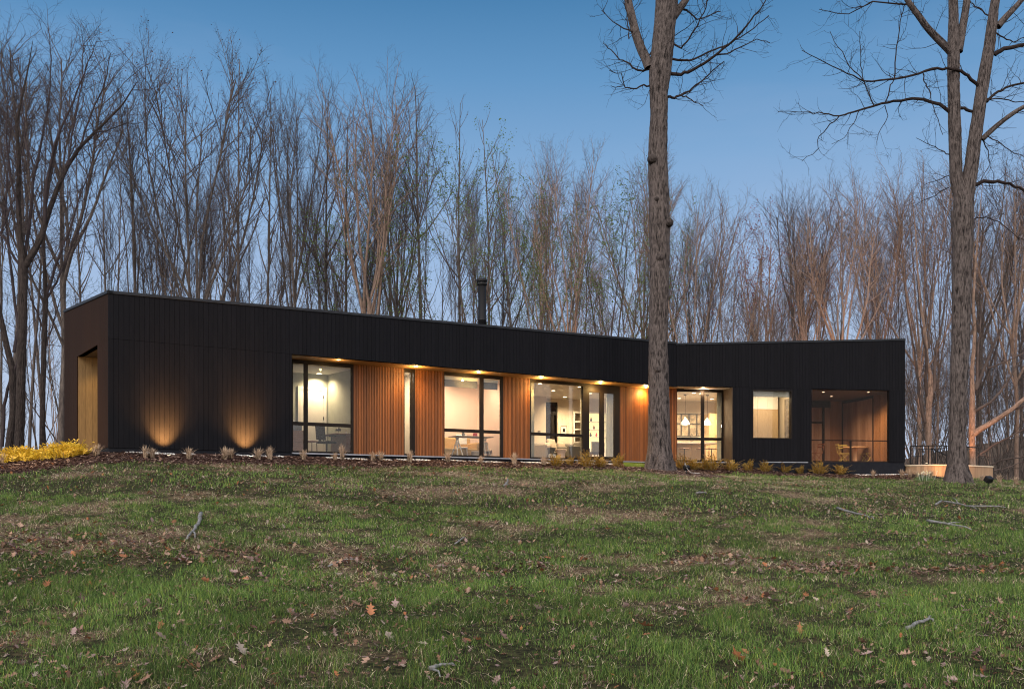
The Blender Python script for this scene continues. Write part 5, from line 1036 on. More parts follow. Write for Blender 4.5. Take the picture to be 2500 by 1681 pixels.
path_tree('leaning_tree', 'big dark bare tree with long limbs sweeping to the right at the left edge', 38, 48, 1100,
  [[(46, 1120, 30), (46, 1090, 25), (50, 1000, 23), (52, 900, 22), (55, 800, 22), (57, 700, 22), (57, 640, 22), (50, 590, 14), (44, 500, 12), (46, 400, 10), (40, 300, 8), (62, 200, 5), (72, 150, 3), (80, 100, 1.2)]],
  [(.1, [(60, 650), (78, 622), (100, 580), (118, 520), (140, 460), (165, 405), (195, 360), (230, 325), (265, 290), (300, 255), (325, 215), (338, 195)], 17, 1.2, (1.1, 0)), (-.2, [(110, 540), (115, 440), (135, 350), (160, 290), (185, 230), (215, 150), (235, 100)], 9, 1.2, 1.1), (.3, [(60, 640), (75, 520), (85, 420), (105, 330), (120, 240), (125, 150), (118, 70)], 9, 1.2, 1.1),
   (-.3, [(46, 520), (25, 430), (15, 340), (20, 250), (0, 150)], 7, 1.2, 1.0), (.2, [(195, 360), (215, 300), (240, 240), (262, 180), (270, 130)], 5, 1.8, 1.1), (.1, [(165, 405), (175, 330), (190, 260), (200, 190), (205, 110)], 5, 1.8, 1.1), (.2, [(57, 660), (30, 620), (10, 580), (-20, 560)], 7, 4, 1), (-.2, [(230, 325), (270, 315), (310, 300), (345, 300)], 3, 1.5, 1), (.2, [(85, 420), (60, 330), (55, 240), (45, 140)], 5, 2, 1.1)], m_dkb, m_tw, 31, (.2, .4), twig=.95, tlen=1.25)
path_tree('forked_bare_tree', 'slim dark forked tree between the leaning tree and the house', 42, 105, 1090,
  [[(104, 1110, 16), (104, 1050, 13), (105, 950, 13), (107, 850, 13), (111, 740, 13), (112, 720, 12), (108, 640, 8), (106, 540, 7), (120, 450, 6), (140, 350, 3), (160, 280, 1)]],
  [(.1, [(113, 722), (130, 670), (150, 610), (170, 560), (195, 480), (215, 430), (240, 330)], 8, 1.2, 1), (.2, [(113, 730), (138, 690), (160, 640), (178, 590), (205, 540), (215, 500), (235, 400)], 6, 1, 1), (-.1, [(105, 800), (90, 760), (72, 715), (60, 640)], 5, 2, .8), (.1, [(111, 850), (122, 815), (135, 770), (150, 720)], 4, 2, .8)], m_dkb, m_tw, 33, (.2, .3), twig=.95, tlen=1.2)
path_tree('slanting_tree', 'dark trunk crossing close behind the yellow shrub at the far left', 40, 8, 1100,
  [[(20, 1110, 20), (32, 1010, 18), (30, 900, 17), (18, 850, 15), (5, 790, 14), (-15, 700, 12), (-20, 560, 10), (-10, 400, 7)]],
  [(.1, [(34, 860), (46, 800), (36, 740), (25, 640), (12, 520), (20, 400), (30, 280)], 8, 3, 1.0), (0, [(5, 1090), (10, 990), (25, 930), (45, 880)], 9, 6, .4), (.2, [(-10, 600), (20, 520), (50, 440), (60, 350)], 5, 2, 1.0)], m_dkb, m_tw, 37, (.2, .3), twig=.95, tlen=1.2)
gz_ = lambda L: [(2180+x/3.734, 780+y/3.734) for x, y in L]
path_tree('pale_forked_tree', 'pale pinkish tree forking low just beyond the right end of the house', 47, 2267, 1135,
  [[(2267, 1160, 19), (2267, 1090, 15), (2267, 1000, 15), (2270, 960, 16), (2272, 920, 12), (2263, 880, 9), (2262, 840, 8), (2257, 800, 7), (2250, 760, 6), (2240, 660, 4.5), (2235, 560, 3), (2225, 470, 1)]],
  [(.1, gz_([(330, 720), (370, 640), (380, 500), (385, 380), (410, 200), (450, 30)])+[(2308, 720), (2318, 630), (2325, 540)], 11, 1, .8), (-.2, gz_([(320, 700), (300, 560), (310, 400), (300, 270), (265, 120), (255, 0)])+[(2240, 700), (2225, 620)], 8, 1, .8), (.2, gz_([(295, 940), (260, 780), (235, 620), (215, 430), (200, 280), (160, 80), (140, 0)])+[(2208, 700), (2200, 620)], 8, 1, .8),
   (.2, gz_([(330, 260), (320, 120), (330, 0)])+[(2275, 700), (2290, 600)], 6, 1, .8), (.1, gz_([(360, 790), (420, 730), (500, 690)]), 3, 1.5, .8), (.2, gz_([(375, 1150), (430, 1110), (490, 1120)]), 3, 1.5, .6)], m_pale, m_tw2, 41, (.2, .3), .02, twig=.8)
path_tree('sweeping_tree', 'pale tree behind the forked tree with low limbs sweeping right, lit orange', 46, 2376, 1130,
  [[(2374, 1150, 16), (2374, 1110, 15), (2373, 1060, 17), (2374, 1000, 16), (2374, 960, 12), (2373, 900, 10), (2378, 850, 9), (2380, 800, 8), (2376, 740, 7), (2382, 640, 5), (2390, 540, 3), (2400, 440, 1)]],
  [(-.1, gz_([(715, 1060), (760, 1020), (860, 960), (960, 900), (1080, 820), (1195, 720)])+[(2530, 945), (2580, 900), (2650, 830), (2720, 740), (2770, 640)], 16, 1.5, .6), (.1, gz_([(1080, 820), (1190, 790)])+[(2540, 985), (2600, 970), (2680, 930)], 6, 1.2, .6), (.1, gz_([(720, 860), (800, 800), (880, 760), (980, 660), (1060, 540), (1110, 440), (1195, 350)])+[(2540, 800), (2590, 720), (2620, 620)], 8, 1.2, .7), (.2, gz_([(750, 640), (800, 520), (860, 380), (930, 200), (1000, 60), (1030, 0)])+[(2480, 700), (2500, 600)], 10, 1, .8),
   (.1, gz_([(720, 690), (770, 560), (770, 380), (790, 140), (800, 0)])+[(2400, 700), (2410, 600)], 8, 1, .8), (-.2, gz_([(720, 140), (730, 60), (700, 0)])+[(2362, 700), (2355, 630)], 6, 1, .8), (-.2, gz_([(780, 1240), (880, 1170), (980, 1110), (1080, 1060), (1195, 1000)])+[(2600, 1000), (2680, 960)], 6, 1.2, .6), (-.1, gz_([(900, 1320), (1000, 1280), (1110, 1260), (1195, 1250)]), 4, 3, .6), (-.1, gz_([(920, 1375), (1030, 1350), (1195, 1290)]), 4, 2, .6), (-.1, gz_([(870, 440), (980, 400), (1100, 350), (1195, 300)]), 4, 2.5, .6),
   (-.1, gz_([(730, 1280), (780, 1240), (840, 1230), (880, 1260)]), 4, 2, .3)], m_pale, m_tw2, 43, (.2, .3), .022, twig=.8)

# warm uplights set behind the house that catch the trees
for px, d, ax, ay, en, sp in ((2352, 44.2, 2400, 1010, 420, 80), (2262, 44.5, 2268, 880, 190, 70), (1385, 48.0, 1390, 600, 1800, 75), (1690, 46.5, 1700, 600, 1800, 80), (2050, 48.5, 2055, 650, 2000, 80), (2180, 50, 2200, 700, 900, 90)):
    x = (px-CX)/FP*d; z = zW+.05 if px in (2352, 2262) else g1(x, d); dd = d+3.2 if d > 46 else d+2.0
    a = at(ax, ay, dd); uplight((x, d, z+.05), a, en, (1, .36, .07), 'garden uplight hidden behind the house aimed into the pale trees', sp, group='uplights behind the house')

# ---------------------------------------------------------------- planting
m_ogr = mat('straw_grass_blade', (0.40, 0.29, 0.20), (0.55, 0.42, 0.30), 8, .8, translucent=.2); m_fern = mat('bronze_fern', (0.20, 0.11, 0.015), (0.34, 0.24, 0.03), 3, .7, translucent=.2, c3=(.27, .16, .02)); m_shrub = mat('golden_shrub_leaf', (0.50, 0.34, 0.02), (0.68, 0.54, 0.06), 3, .6, translucent=.25, c3=(.60, .38, .03)); m_stem = mat('plant_stem', (.12, .09, .05), (.18, .13, .08), 8, .8)
def tuft(seed, h, n, spread, mt=m_ogr):
    r = random.Random(seed); t = thing('ornamental_grass', '', 'ornamental grass')
    def mk(k, lo, hi, cnt):
        for i in range(cnt):
            a = r.uniform(0, 6.28); sp = r.uniform(.1, 1)*spread*1.5; hh = h*r.uniform(lo, hi); w = r.uniform(.004, .008); b0 = (r.uniform(-.05, .05), r.uniform(-.05, .05)); u = (-math.sin(a)*w, math.cos(a)*w)
            p = [(b0[0]+math.cos(a)*sp*s*s, b0[1]+math.sin(a)*sp*s*s, hh*(s-.18*s*s*sp/max(.01, spread))) for s in (0, .45, .8, 1)]
            k.add([(p[0][0]-u[0], p[0][1]-u[1], -.03), (p[0][0]+u[0], p[0][1]+u[1], -.03), (p[1][0]-u[0], p[1][1]-u[1], p[1][2]), (p[1][0]+u[0], p[1][1]+u[1], p[1][2]), (p[2][0]-u[0]*.7, p[2][1]-u[1]*.7, p[2][2]), (p[2][0]+u[0]*.7, p[2][1]+u[1]*.7, p[2][2]), p[3]], [(0, 1, 3, 2), (2, 3, 5, 4), (4, 5, 6)])
    k = MB(); mk(k, .6, 1, n); k.build('blades', mt, t); k = MB(); mk(k, .2, .45, n//2); k.build('basal_leaves', m_stem, t); return t
tf = [tuft(1, .38, 80, .17), tuft(2, .34, 70, .2), tuft(3, .42, 70, .15)]
gp_ = [(6, 1131, 'dry straw coloured grass clump at the far left beside the golden shrub'), (236, 1112, 'low dry grass clump just right of the golden shrub'), (355, 1118, 'dry grass clump under the left wall glow, left of a pair'), (372, 1118, 'dry grass clump under the left wall glow, right of a pair'), (461, 1120, 'dry grass clump between the two wall glows'), (549, 1121, 'dry grass clump left below the second wall glow'), (564, 1119, 'greyish grass clump under the second wall glow'), (630, 1121, 'dry grass clump right of the second wall glow'), (658, 1121, 'dry grass clump left of the office window'), (741, 1122, 'greenish dry grass clump below the left office pane'), (818, 1123, 'dry grass clump below the office chair'), (836, 1122, 'tall pinkish grass clump below the office desk'), (911, 1126, 'dry grass clump below the first slatted panel, left one'), (930, 1124, 'tall dry grass clump below the first slatted panel, right one'), (1001, 1128, 'dry grass clump below the narrow window'), (1093, 1127, 'dry grass clump below the left corner of the study window'), (1174, 1131, 'dry grass clump below the post of the study window'), (1256, 1133, 'dry grass clump below the slats right of the study window'), (1328, 1136, 'dry grass clump below the left living room pane'), (1475, 1138, 'thin dry grass clump between the ferns left of the middle trunk'), (2132, 1164, 'pale grass clump at the foundation below the porch'), (2203, 1166, 'pale grass clump at the right corner of the house'), (2222, 1165, 'tall lit grass clump left against the curved wall'), (2240, 1166, 'lit grass clump against the curved wall nearest the daffodils'), (2270, 1168, 'lit grass clump behind the daffodils'), (2398, 1176, 'pale grass clump right of the forked tree'), (2417, 1178, 'pale grass clump behind the lawn spotlight'), (2440, 1180, 'pale grass clump right of the lawn spotlight'), (2481, 1183, 'pale grass clump at the right edge of the picture')]
used = set()
for i, (px, py, lb) in enumerate(gp_):
    j = i % 3; t = tf[j] if j not in used else copy_tree(tf[j]); used.add(j); x, y, z = ghit(px, py); t.location = (x, y, z); t.rotation_euler = (0, 0, i*1.3); s = .85+.35*((i*37) % 10)/10; t.scale = (s, s, s*(1.25 if 'tall' in lb else 1)); t['label'] = lb; t['group'] = 'dry ornamental grasses along the house'
def fern(seed, n, L, mt, name='fern', cat='fern', lf=.045, up=.95):
    r = random.Random(seed); t = thing(name, '', cat); k = MB(); st_ = MB()
    for i in range(n):
        a = r.uniform(0, 6.28); l_ = L*r.uniform(.55, 1.1); el = r.uniform(up*.6, up*1.5); b = Vector((r.uniform(-.07, .07)*L*2, r.uniform(-.07, .07)*L*2, 0)); d = Vector((math.cos(a)*math.cos(el), math.sin(a)*math.cos(el), math.sin(el))); pts = []
        for j in range(9):
            s = j/8; pts.append(b+d*l_*s+Vector((0, 0, -l_*.34*s*s))+Vector((r.gauss(0, .006), r.gauss(0, .006), 0)))
        st_.tube([tuple(p) for p in pts], [.005, .005, .004, .004, .003, .003, .002, .002, .001], 3, False)
        side = Vector((-math.sin(a), math.cos(a), 0))
        for j in range(1, 9):
            for q in (0, .5):
                p = pts[j-1].lerp(pts[j], q); w = lf*math.sin(math.pi*min(1, (j+q)/9.5))**.6*(1.15-(j+q)/14)*r.uniform(.8, 1.2)*2.2; fd = (pts[j]-pts[j-1]).normalized()
                for s in (-1, 1):
                    tip = p+side*s*w+fd*w*.45+Vector((0, 0, r.gauss(0, w*.25))); wd = fd*w*.2; k.add([tuple(p-wd*.5), tuple(p+(tip-p)*.5-wd), tuple(tip), tuple(p+(tip-p)*.5+wd)], [(0, 1, 2, 3)])
    k.build('fronds', mt, t); st_.build('stems', m_stem, t); return t
fr = [fern(21, 18, .70, m_fern), fern(22, 14, .66, m_fern), fern(23, 20, .78, m_fern)]
fp = [(1357, 1138, 'bronze fern clump below the sofa in the living room window', 1.15), (1392, 1136, 'small golden fern below the woven stool', .8), (1432, 1139, 'wide bronze fern below the thick living room window post', 1.2), (1465, 1140, 'golden fern below the glazed door', 1.05), (1509, 1140, 'tall golden fern at the right corner of the living room window', 1.2), (1666, 1144, 'bronze fern just right of the middle trunk', 1.15), (1692, 1146, 'bronze fern below the left kitchen pane', 1.15), (1716, 1146, 'bronze fern below the kitchen window post', 1.05), (1736, 1147, 'dense bronze fern below the right kitchen pane', 1.3), (1784, 1149, 'golden fern with a tall frond below the boarded reveal', 1.2), (1827, 1149, 'upright golden fern left of the square window', 1.1), (1868, 1151, 'small golden fern below the square window, left one', .9), (1915, 1153, 'bronze fern below the square window, right one', 1.15), (1953, 1156, 'low golden fern at the left corner of the porch', .85), (1999, 1157, 'wide bronze fern below the left porch screen', 1.15), (2051, 1159, 'last fern of the row below the porch chairs', 1.1)]
used = set()
for i, (px, py, lb, s) in enumerate(fp):
    j = i % 3; t = fr[j] if j not in used else copy_tree(fr[j]); used.add(j); x, y, z = ghit(px, py); t.location = (x, y, z); t.rotation_euler = (0, 0, i*2.1); t.scale = (s, s, s); t['label'] = lb; t['group'] = 'bronze and golden ferns in the bed'
x0, y0, z0 = ghit(60, 1122)
t = thing('golden_shrub', 'spreading golden yellow shrub lit warm at the left end of the house', 'shrub', (x0, y0, z0)); 
shb = random.Random(9); fo = MB(); stm = MB()
xa, ya = -13.45, 26.3; xb, yb, _ = ghit(192, 1112)
for i in range(800):
    s = shb.random(); bx = xa+(xb-xa)*s+shb.gauss(0, .1)-x0; by = ya+(yb-ya)*s+shb.gauss(0, .3)-y0; bz = g1(bx+x0, by+y0)-z0; env = .45+.55*math.sin(math.pi*min(1, max(0, s)))**.4; env *= .75+.35*math.sin(s*9+1)
    a = shb.uniform(0, 6.28); el = shb.uniform(.45, 1.5); l_ = .50*env*shb.uniform(.5, 1.1); d = Vector((math.cos(a)*math.cos(el), math.sin(a)*math.cos(el), math.sin(el))); pts = [Vector((bx, by, bz))+d*l_*q/6-Vector((0, 0, l_*.18*(q/6)**2)) for q in range(7)]
    if i % 3 == 0: stm.tube([tuple(p) for p in pts], .004, 3, False)
    side = Vector((-math.sin(a), math.cos(a), 0))
    for j in range(1, 7):
        w = .095*shb.uniform(.6, 1.2); fd = (pts[j]-pts[j-1]).normalized()
        for sg in (-1, 1): tip = pts[j]+side*sg*w+fd*w*.6+Vector((0, 0, shb.gauss(0, .02))); fo.add([tuple(pts[j]), tuple(pts[j].lerp(tip, .5)-fd*w*.22), tuple(tip), tuple(pts[j].lerp(tip, .5)+fd*w*.22)], [(0, 1, 2, 3)])
fo.build('leaves', m_shrub, t); stm.build('branches', m_stem, t)
xl, yl, zl = ghit(150, 1128); lamp('SPOT', (xl-3.0, yl+.5, zl+1.2), 300, (1, .62, .28), FS.P(2.8, 0, FZ+1.2), .12, 100, .9)
lamp('SPOT', (xl-1.0, yl-1.6, zl+1.3), 200, (1, .68, .3), (xl-.6, yl+.6, zl+.1), .1, 95, .9)
# grass tuft lit at the foot of the middle trunk
def gtuft(px0, px1, py, n, h, label, seed):
    r = random.Random(seed); xa, ya, za_ = ghit((px0+px1)/2, py); t = thing('green_grass_clump', label, 'grass', (xa, ya, za_)); k = MB(); k2 = MB()
    for i in range(n):
        bx = r.uniform(-1, 1)*(px1-px0)/FP*ya/2; by = r.gauss(0, .15); a = r.uniform(0, 6.28); hh = h*r.uniform(.4, 1); w = .005; q = k if i % 3 else k2
        z_ = g1(bx+xa, by+ya)-za_; q.add([(bx-w, by, z_), (bx+w, by, z_), (bx+math.cos(a)*hh*.4, by+math.sin(a)*hh*.4, z_+hh)], [(0, 1, 2)])
    m = mat('bright_grass', (0.16, 0.24, 0.03), (0.25, 0.32, 0.05), 6, .7, translucent=.3); k.build('blades', m, t); k2.build('blades', m_stem if seed > 90 else m, t); return t
gtuft(1525, 1574, 1138, 1500, .16, 'bright green grass clump left of the middle trunk at the wall', 3)
# daffodils
x, y, z = ghit(2258, 1176); t = thing('daffodils', 'clump of white and yellow daffodils left of the forked tree', 'flowers', (x, y, z)); rd = random.Random(2)
m_df = mat('daffodil_leaf', (0.05, 0.11, 0.03), (0.08, 0.15, 0.05), 6, .6); m_pet = mat('daffodil_petal', (0.75, 0.74, 0.62), (0.8, 0.78, 0.68), 6, .6); m_cor = mat('daffodil_cup', (0.75, 0.5, 0.04), rough=.6)
k = MB()
for i in range(120): a = rd.uniform(0, 6.28); b = (rd.gauss(0, .16), rd.gauss(0, .1)); h_ = rd.uniform(.2, .38); k.add([(b[0]-.006, b[1], -.02), (b[0]+.006, b[1], -.02), (b[0]+math.cos(a)*.12, b[1]+math.sin(a)*.1, h_)], [(0, 1, 2)])
k.build('leaves', m_df, t)
for i in range(14):
    c = Vector((rd.gauss(0, .14), rd.gauss(-.05, .08), rd.uniform(.26, .40))); k = MB(); k.tube([(c.x*.7, c.y*.7, 0), tuple(c)], .004, 3, False)
    for j in range(6): a = j*1.047; u = Vector((math.cos(a), -.25, math.sin(a)))*.03; v = Vector((-math.sin(a), 0, math.cos(a)))*.013; k.add([tuple(c), tuple(c+u*.6+v), tuple(c+u), tuple(c+u*.6-v)], [(0, 1, 2, 3)])
    fl = k.build('flower', m_pet, t); part(fl, 'flower_cup', m_cor, lambda q: q.lathe([(.006, -.012), (.014, .0), (.017, .012)], 8, tuple(c+Vector((0, -.012, 0)))))
# white pebbles along the foundation
rpb = random.Random(5); k = MB()
def pebble(x, y, z, s):
    b = len(k.v); k.var = rpb.random(); n = 6
    vs = [(x, y, z+s*.55)]
    for ring, hh in ((.75, .35), (1.0, .0)):
        for i in range(n): a = i*6.283/n+rpb.random()*.3; vs.append((x+math.cos(a)*s*ring*rpb.uniform(.8, 1.15), y+math.sin(a)*s*ring*rpb.uniform(.8, 1.15), z+s*hh))
    k.add(vs, [(0, 1+i, 1+(i+1) % n) for i in range(n)]+[(1+i, 1+n+i, 1+n+(i+1) % n, 1+(i+1) % n) for i in range(n)])
for i in range(2600):
    tt = rpb.uniform(-.2, 19.5); w_ = -rpb.uniform(.02, .30)
    if fbm(tt*1.3, 0, 3, 2) < .38: continue
    x, y, _ = FM.P(tt, w_, 0); pebble(x, y, g1(x, y)+.012, rpb.uniform(.016, .036))
for i in range(260): tt = rpb.uniform(7.5, 9.9); x, y, _ = FR.P(tt, -rpb.uniform(.03, .3), 0); pebble(x, y, g1(x, y)+.01, rpb.uniform(.02, .04))
tag(k.build('white_pebbles', m_stone), 'white pebbles strewn along the foot of the dark foundation', 'pebbles', kind='stuff')

# ---------------------------------------------------------------- fallen leaves and sticks
def leaf_shape(seed, lobes=3, curl=.5):
    r = random.Random(seed); pr = []
    n = lobes*2+1
    out = [(0, -.12)]
    for i in range(n):
        y_ = -.0+i/n*.9; w_ = (.36 if i % 2 else .10)*(1-.35*abs(y_-.45))*r.uniform(.8, 1.15); out.append((w_, y_+(.1 if i % 2 else 0)))
    out.append((0, 1.05)); left = [(-x_*r.uniform(.8, 1.15), y_) for x_, y_ in out[1:-1]][::-1]
    ring = out+left; V_ = []
    tw = r.uniform(-.5, .5); cu = curl*r.uniform(.5, 1.4)
    def bend(x_, y_): return (x_*math.cos(cu*.8), y_-.45-.1*cu*y_, cu*(x_*x_*1.6+(y_-.4)**2*.6)+tw*x_*y_*.6)
    spine = [(0, y_/6) for y_ in range(0, 7)]
    V_ = [bend(*p) for p in ring]; c = len(V_); V_.append(bend(0, .45)); m_ = len(ring)
    return V_, [(c, i, (i+1) % m_) for i in range(m_)]
shapes = [leaf_shape(i, 2+i % 2, .35+.3*(i % 3)) for i in range(8)]
lcol = [((0.17, 0.095, 0.06), 'brown'), ((0.30, 0.19, 0.13), 'tan'), ((0.26, 0.105, 0.045), 'orange brown'), ((0.22, 0.15, 0.135), 'greyish brown'), ((0.12, 0.065, 0.05), 'dark brown'), ((0.30, 0.24, 0.19), 'pale')]
lm = [mat('fallen_leaf_'+b.replace(' ', '_'), a, tuple(min(1, c*1.45) for c in a), 9, .65, rand=.3, translucent=.12) for a, b in lcol]
lmesh = {}
for i, (V_, F_) in enumerate(shapes):
    for j, m in enumerate(lm):
        me = bpy.data.meshes.new('fallen_leaf'); me.from_pydata([tuple(c for c in v) for v in V_], [], F_); me.materials.append(m); me.update(); lmesh[i, j] = me
def one_leaf(x, y, z, s, i, j, rz_, label, group='fallen leaves on the lawn', flat=.35):
    o = bpy.data.objects.new('fallen_leaf', lmesh[i, j]); S.collection.objects.link(o); o.location = (x, y, z); o.scale = (s, s, s*.9); o.rotation_euler = (rl.gauss(0, flat), rl.gauss(0, flat), rz_); tag(o, label, 'leaf', group); return o
rl = random.Random(15)
big = [(1575, 1542, .20, 2, 2.2, 'large orange oak leaf standing out on the grass right of the middle', 0), (905, 1502, .15, 2, .4, 'upright rust orange leaf left of the middle foreground', .7), (1312, 1495, .13, 5, 2.6, 'pale pointed leaf on green grass in the middle foreground', .4), (590, 1600, .17, 5, .9, 'whitish curled leaf in the left foreground', .4), (465, 1640, .2, 2, 2.0, 'large rust brown leaf at the bottom left', .5), (115, 1440, .16, 2, .2, 'orange brown leaf on bare ground at the left', .2), (200, 1475, .17, 4, .8, 'dark orange brown leaf lying tilted on the left lawn', .3), (1185, 1475, .14, 1, 1.4, 'pale brown star shaped leaf in the middle foreground', .3), (965, 1485, .15, 3, .3, 'purplish curled leaf left of the middle', .4), (1800, 1620, .17, 2, 2.4, 'orange brown curled leaf at the lower right', .6), (1952, 1548, .12, 2, .2, 'small upright orange leaf in the right foreground', .8), (425, 1280, .14, 2, .1, 'orange leaf left of the grey stick', .2), (440, 1330, .16, 2, 1.7, 'bright orange leaf at the lower end of the grey stick', .2), (50, 1290, .16, 1, .6, 'tan leaf at the left edge of the lawn', .3), (2018, 1608, .1, 5, .1, 'whitish crumpled leaf in the right foreground', .5), (2440, 1480, .12, 1, .1, 'tan leaf at the right edge', .4)]
for px, py, s, j, rt, lb, tl in big:
    x, y, z = ghit(px, py); o = one_leaf(x, y, z+.05, s, (px+j) % 8, j, rt, lb); o.rotation_euler = (tl+.25, .2, rt); del o['group']
cnt = 0
while cnt < 280:
    d = math.sqrt(rl.uniform(6.6**2, 13.5**2)); x = rl.uniform(-1, 1)*.55*d
    pr = float(leaf_mask(x, d))*.9+.12+(.25 if x < 0 else 0)
    if rl.random() > pr: continue
    j = rl.choices(range(6), (5, 5, 2, 4, 3, 2))[0]; z = g1(x, d); one_leaf(x, d, z+rl.uniform(.02, .045), rl.uniform(.07, .14), rl.randrange(8), j, rl.uniform(0, 6.28), 'curled '+lcol[j][1]+' oak leaf lying among the grass of the near lawn', flat=.45); cnt += 1
# the leaf litter farther off and the small crumbs between, as one mass
N = 16000; x = np.array([0.]); xs_, ys_ = lawn_points(N*3, 6.5, 36); q_ = lawn_points(N*2, 6.5, 15); xs_ = np.r_[xs_, q_[0]]; ys_ = np.r_[ys_, q_[1]]; pm_ = rng.permutation(len(xs_)); xs_, ys_ = xs_[pm_], ys_[pm_]; pr = leaf_mask(xs_, ys_)*.85+.06+.16*(xs_ < 0)+.25*((xs_ < 1)&(ys_ < 12)); k_ = (rng.uniform(0, 1, len(xs_)) < pr) & ~((bed_mask(xs_, ys_)) & (rng.uniform(0, 1, len(xs_)) < .7)); xs_, ys_ = xs_[k_][:N], ys_[k_][:N]
wm = -(xs_-PA[0])*dM[1]+(ys_-PA[1])*dM[0]; k_ = (wm < -.4) | (xs_ > 17); xs_, ys_ = xs_[k_], ys_[k_]; N = len(xs_); zs_ = gz(xs_, ys_)+rng.uniform(.012, .045, N)
Vs = []; Fs = []; Cs = []; off = 0
for i in range(8):
    sel = np.arange(N) % 8 == i; m_ = sel.sum(); base = np.array(shapes[i][0]); fcs = np.array(shapes[i][1]); s = np.where(ys_[sel] < 13, rng.uniform(.03, .075, m_), rng.uniform(.06, .13, m_)); a = rng.uniform(0, 6.28, m_); tl = rng.normal(0, .5, m_)
    bx = base[None, :, 0]*s[:, None]; by = base[None, :, 1]*s[:, None]; bz = base[None, :, 2]*s[:, None]; by2 = by*np.cos(tl)[:, None]-bz*np.sin(tl)[:, None]; bz2 = by*np.sin(tl)[:, None]+bz*np.cos(tl)[:, None]
    X = bx*np.cos(a)[:, None]-by2*np.sin(a)[:, None]+xs_[sel][:, None]; Y = bx*np.sin(a)[:, None]+by2*np.cos(a)[:, None]+ys_[sel][:, None]; Z = bz2+zs_[sel][:, None]
    Vs.append(np.stack([X, Y, Z], -1).reshape(-1, 3)); nb = base.shape[0]; Fs.append((np.arange(m_)[:, None, None]*nb+fcs[None]+off).reshape(-1, 3)); off += m_*nb
    pal = np.array([c for c, _ in lcol]); ci = rng.choice(6, m_, p=[.25, .25, .07, .2, .13, .1]); Cs.append(np.repeat(pal[ci]*rng.uniform(.7, 1.4, (m_, 1)), nb, 0))
tag(np_mesh('leaf_litter', np.concatenate(Vs), np.concatenate(Fs), m_leafl, np.concatenate(Cs)), 'scattered brown leaf litter and crumbs over the lawn', 'leaves', kind='stuff')
m_stick = mat('lichen_grey_stick', (0.10, 0.095, 0.09), (0.26, 0.26, 0.25), 14, .9, .5)
def stick(pts, w0, label, seed=1, forks=()):
    r = random.Random(seed); P = [ghit(px, py) for px, py in pts]; t = thing('fallen_stick', label, 'stick', P[0], world=True)
    Q = []; n = 5
    for a, b in zip(P[:-1], P[1:]):
        for i in range(n): s = i/n; Q.append((a[0]+(b[0]-a[0])*s+r.gauss(0, .008), a[1]+(b[1]-a[1])*s+r.gauss(0, .008), a[2]+(b[2]-a[2])*s+w0+.02+r.uniform(0, .008)))
    Q.append((P[-1][0], P[-1][1], P[-1][2]+.02)); k = MB(); k.tube(Q, [w0*(1-.55*i/len(Q))*r.uniform(.88, 1.12) for i in range(len(Q))], 8); k.build('main_stem', m_stick, t, True)
    for fi, (i0, ex, ey) in enumerate(forks):
        a = P[i0]; b = ghit(ex, ey); k = MB(); k.tube([(a[0], a[1], a[2]+w0+.02), ((a[0]+b[0])/2+.02, (a[1]+b[1])/2, (a[2]+b[2])/2+w0+.03), (b[0], b[1], b[2]+.03)], [w0*.6, w0*.45, w0*.25], 6); k.build('side_twig', m_stick, t, True)
stick([(489, 1262), (486, 1285), (470, 1305), (455, 1322)], .032, 'short grey lichen covered stick standing out on the left lawn', 1, [(2, 476, 1318)])
stick([(2042, 1246), (2080, 1257), (2125, 1266)], .03, 'thick mottled branch piece on the right lawn', 2, [(2, 2133, 1272)])
stick([(2265, 1276), (2310, 1285), (2372, 1295)], .028, 'straight grey branch right of the thick mottled piece', 3, [(1, 2345, 1280)])
stick([(2285, 1236), (2298, 1227), (2340, 1234), (2362, 1240), (2455, 1240)], .03, 'long pale forked branch on the lawn below the forked tree', 4, [(2, 2325, 1216), (3, 2385, 1246)])
stick([(1053, 1648), (1070, 1640), (1110, 1630)], .018, 'thin grey twig at the bottom centre', 5, [(0, 1075, 1665)]); stick([(1700, 1208), (1725, 1206)], .03, 'small pale branch piece beyond the middle of the right lawn', 6, [(0, 1712, 1203)])
stick([(2215, 1545), (2240, 1533), (2268, 1525), (2270, 1512)], .02, 'crooked grey twig in the right foreground', 7, [(2, 2278, 1528)]); stick([(800, 1388), (835, 1376), (870, 1370)], .012, 'thin straight twig on bare ground left of the middle', 8, [(1, 850, 1380)])
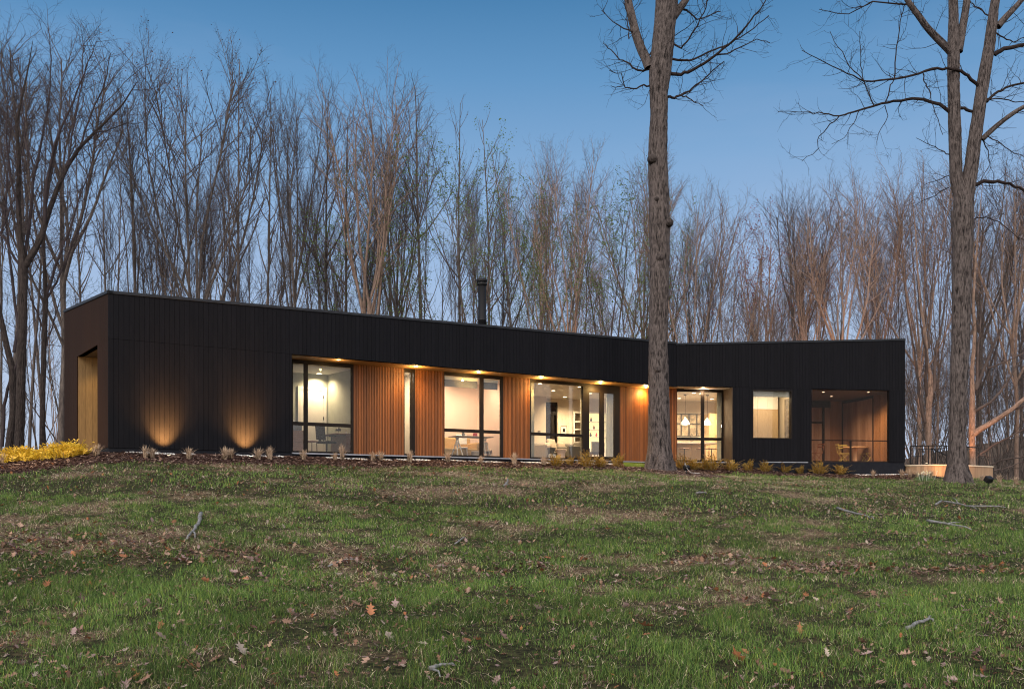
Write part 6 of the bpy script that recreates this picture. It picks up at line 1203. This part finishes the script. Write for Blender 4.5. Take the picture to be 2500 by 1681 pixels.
stick([(1112, 1332), (1135, 1315)], .015, 'small dark twig on the straw patch in the middle', 9, [(0, 1120, 1322)]); stick([(1232, 1190), (1240, 1180), (1238, 1172)], .03, 'short pale curved stick on the far lawn in the middle', 10, [(0, 1243, 1186)])
# knots of the pruned limbs on the middle trunk
bt = [o for o in S.objects if o.name == 'big_tree'][0]
for px, py, s in ((1594, 386, .15), (1604, 485, .09), (1612, 628, .15), (1607, 902, .12), (1634, 541, .14)):
    a = Vector(at(px, py, 35.3-.33)); a2 = a-Vector(bt['_w']); k = MB(); k.tube([tuple(a2+Vector((0, .14, 0))), tuple(a2+Vector((0, .0, 0))), tuple(a2+Vector((0, -.06, 0)))], [s*1.25, s, s*.75], 16); k.tube([tuple(a2+Vector((0, -.061, 0))), tuple(a2+Vector((0, -.075, 0)))], [s*.55, s*.4], 12)
    o = k.build('knot', m_oak1, None, True); o.parent = bt
# thin smoke from the flue
m_smoke = bpy.data.materials.new('thin_smoke'); m_smoke.use_nodes = True; n, l = m_smoke.node_tree.nodes, m_smoke.node_tree.links; n.remove(n['Principled BSDF'])
pv = n.new('ShaderNodeVolumePrincipled'); pv.inputs['Color'].default_value = (.85, .85, .88, 1); t_ = n.new('ShaderNodeTexCoord'); no = n.new('ShaderNodeTexNoise'); no.inputs['Scale'].default_value = 1.1; no.inputs['Detail'].default_value = 3; l.new(t_.outputs['Object'], no.inputs[0])
mr = n.new('ShaderNodeMapRange'); mr.inputs[1].default_value = .45; mr.inputs[2].default_value = .75; mr.inputs[3].default_value = 0; mr.inputs[4].default_value = .12; l.new(no.outputs[0], mr.inputs[0]); l.new(mr.outputs[0], pv.inputs['Density']); l.new(pv.outputs[0], n['Material Output'].inputs['Volume'])
k = MB(); top = at(1177, 678, 37.5); k.tube([(top[0], top[1], top[2]+.05), (top[0]-.2, top[1], top[2]+.4), at(1160, 625, 37.9), at(1135, 590, 38.3), at(1105, 540, 38.8), at(1080, 500, 39.2)], [.1, .28, .5, .8, .95, .4], 14)
tag(k.build('smoke', m_smoke, None, True), 'faint white smoke drifting left from the black flue', 'smoke', kind='stuff')
for o in S.objects:
    for q in ('_w', '_h', '_used'):
        if q in o: del o[q]
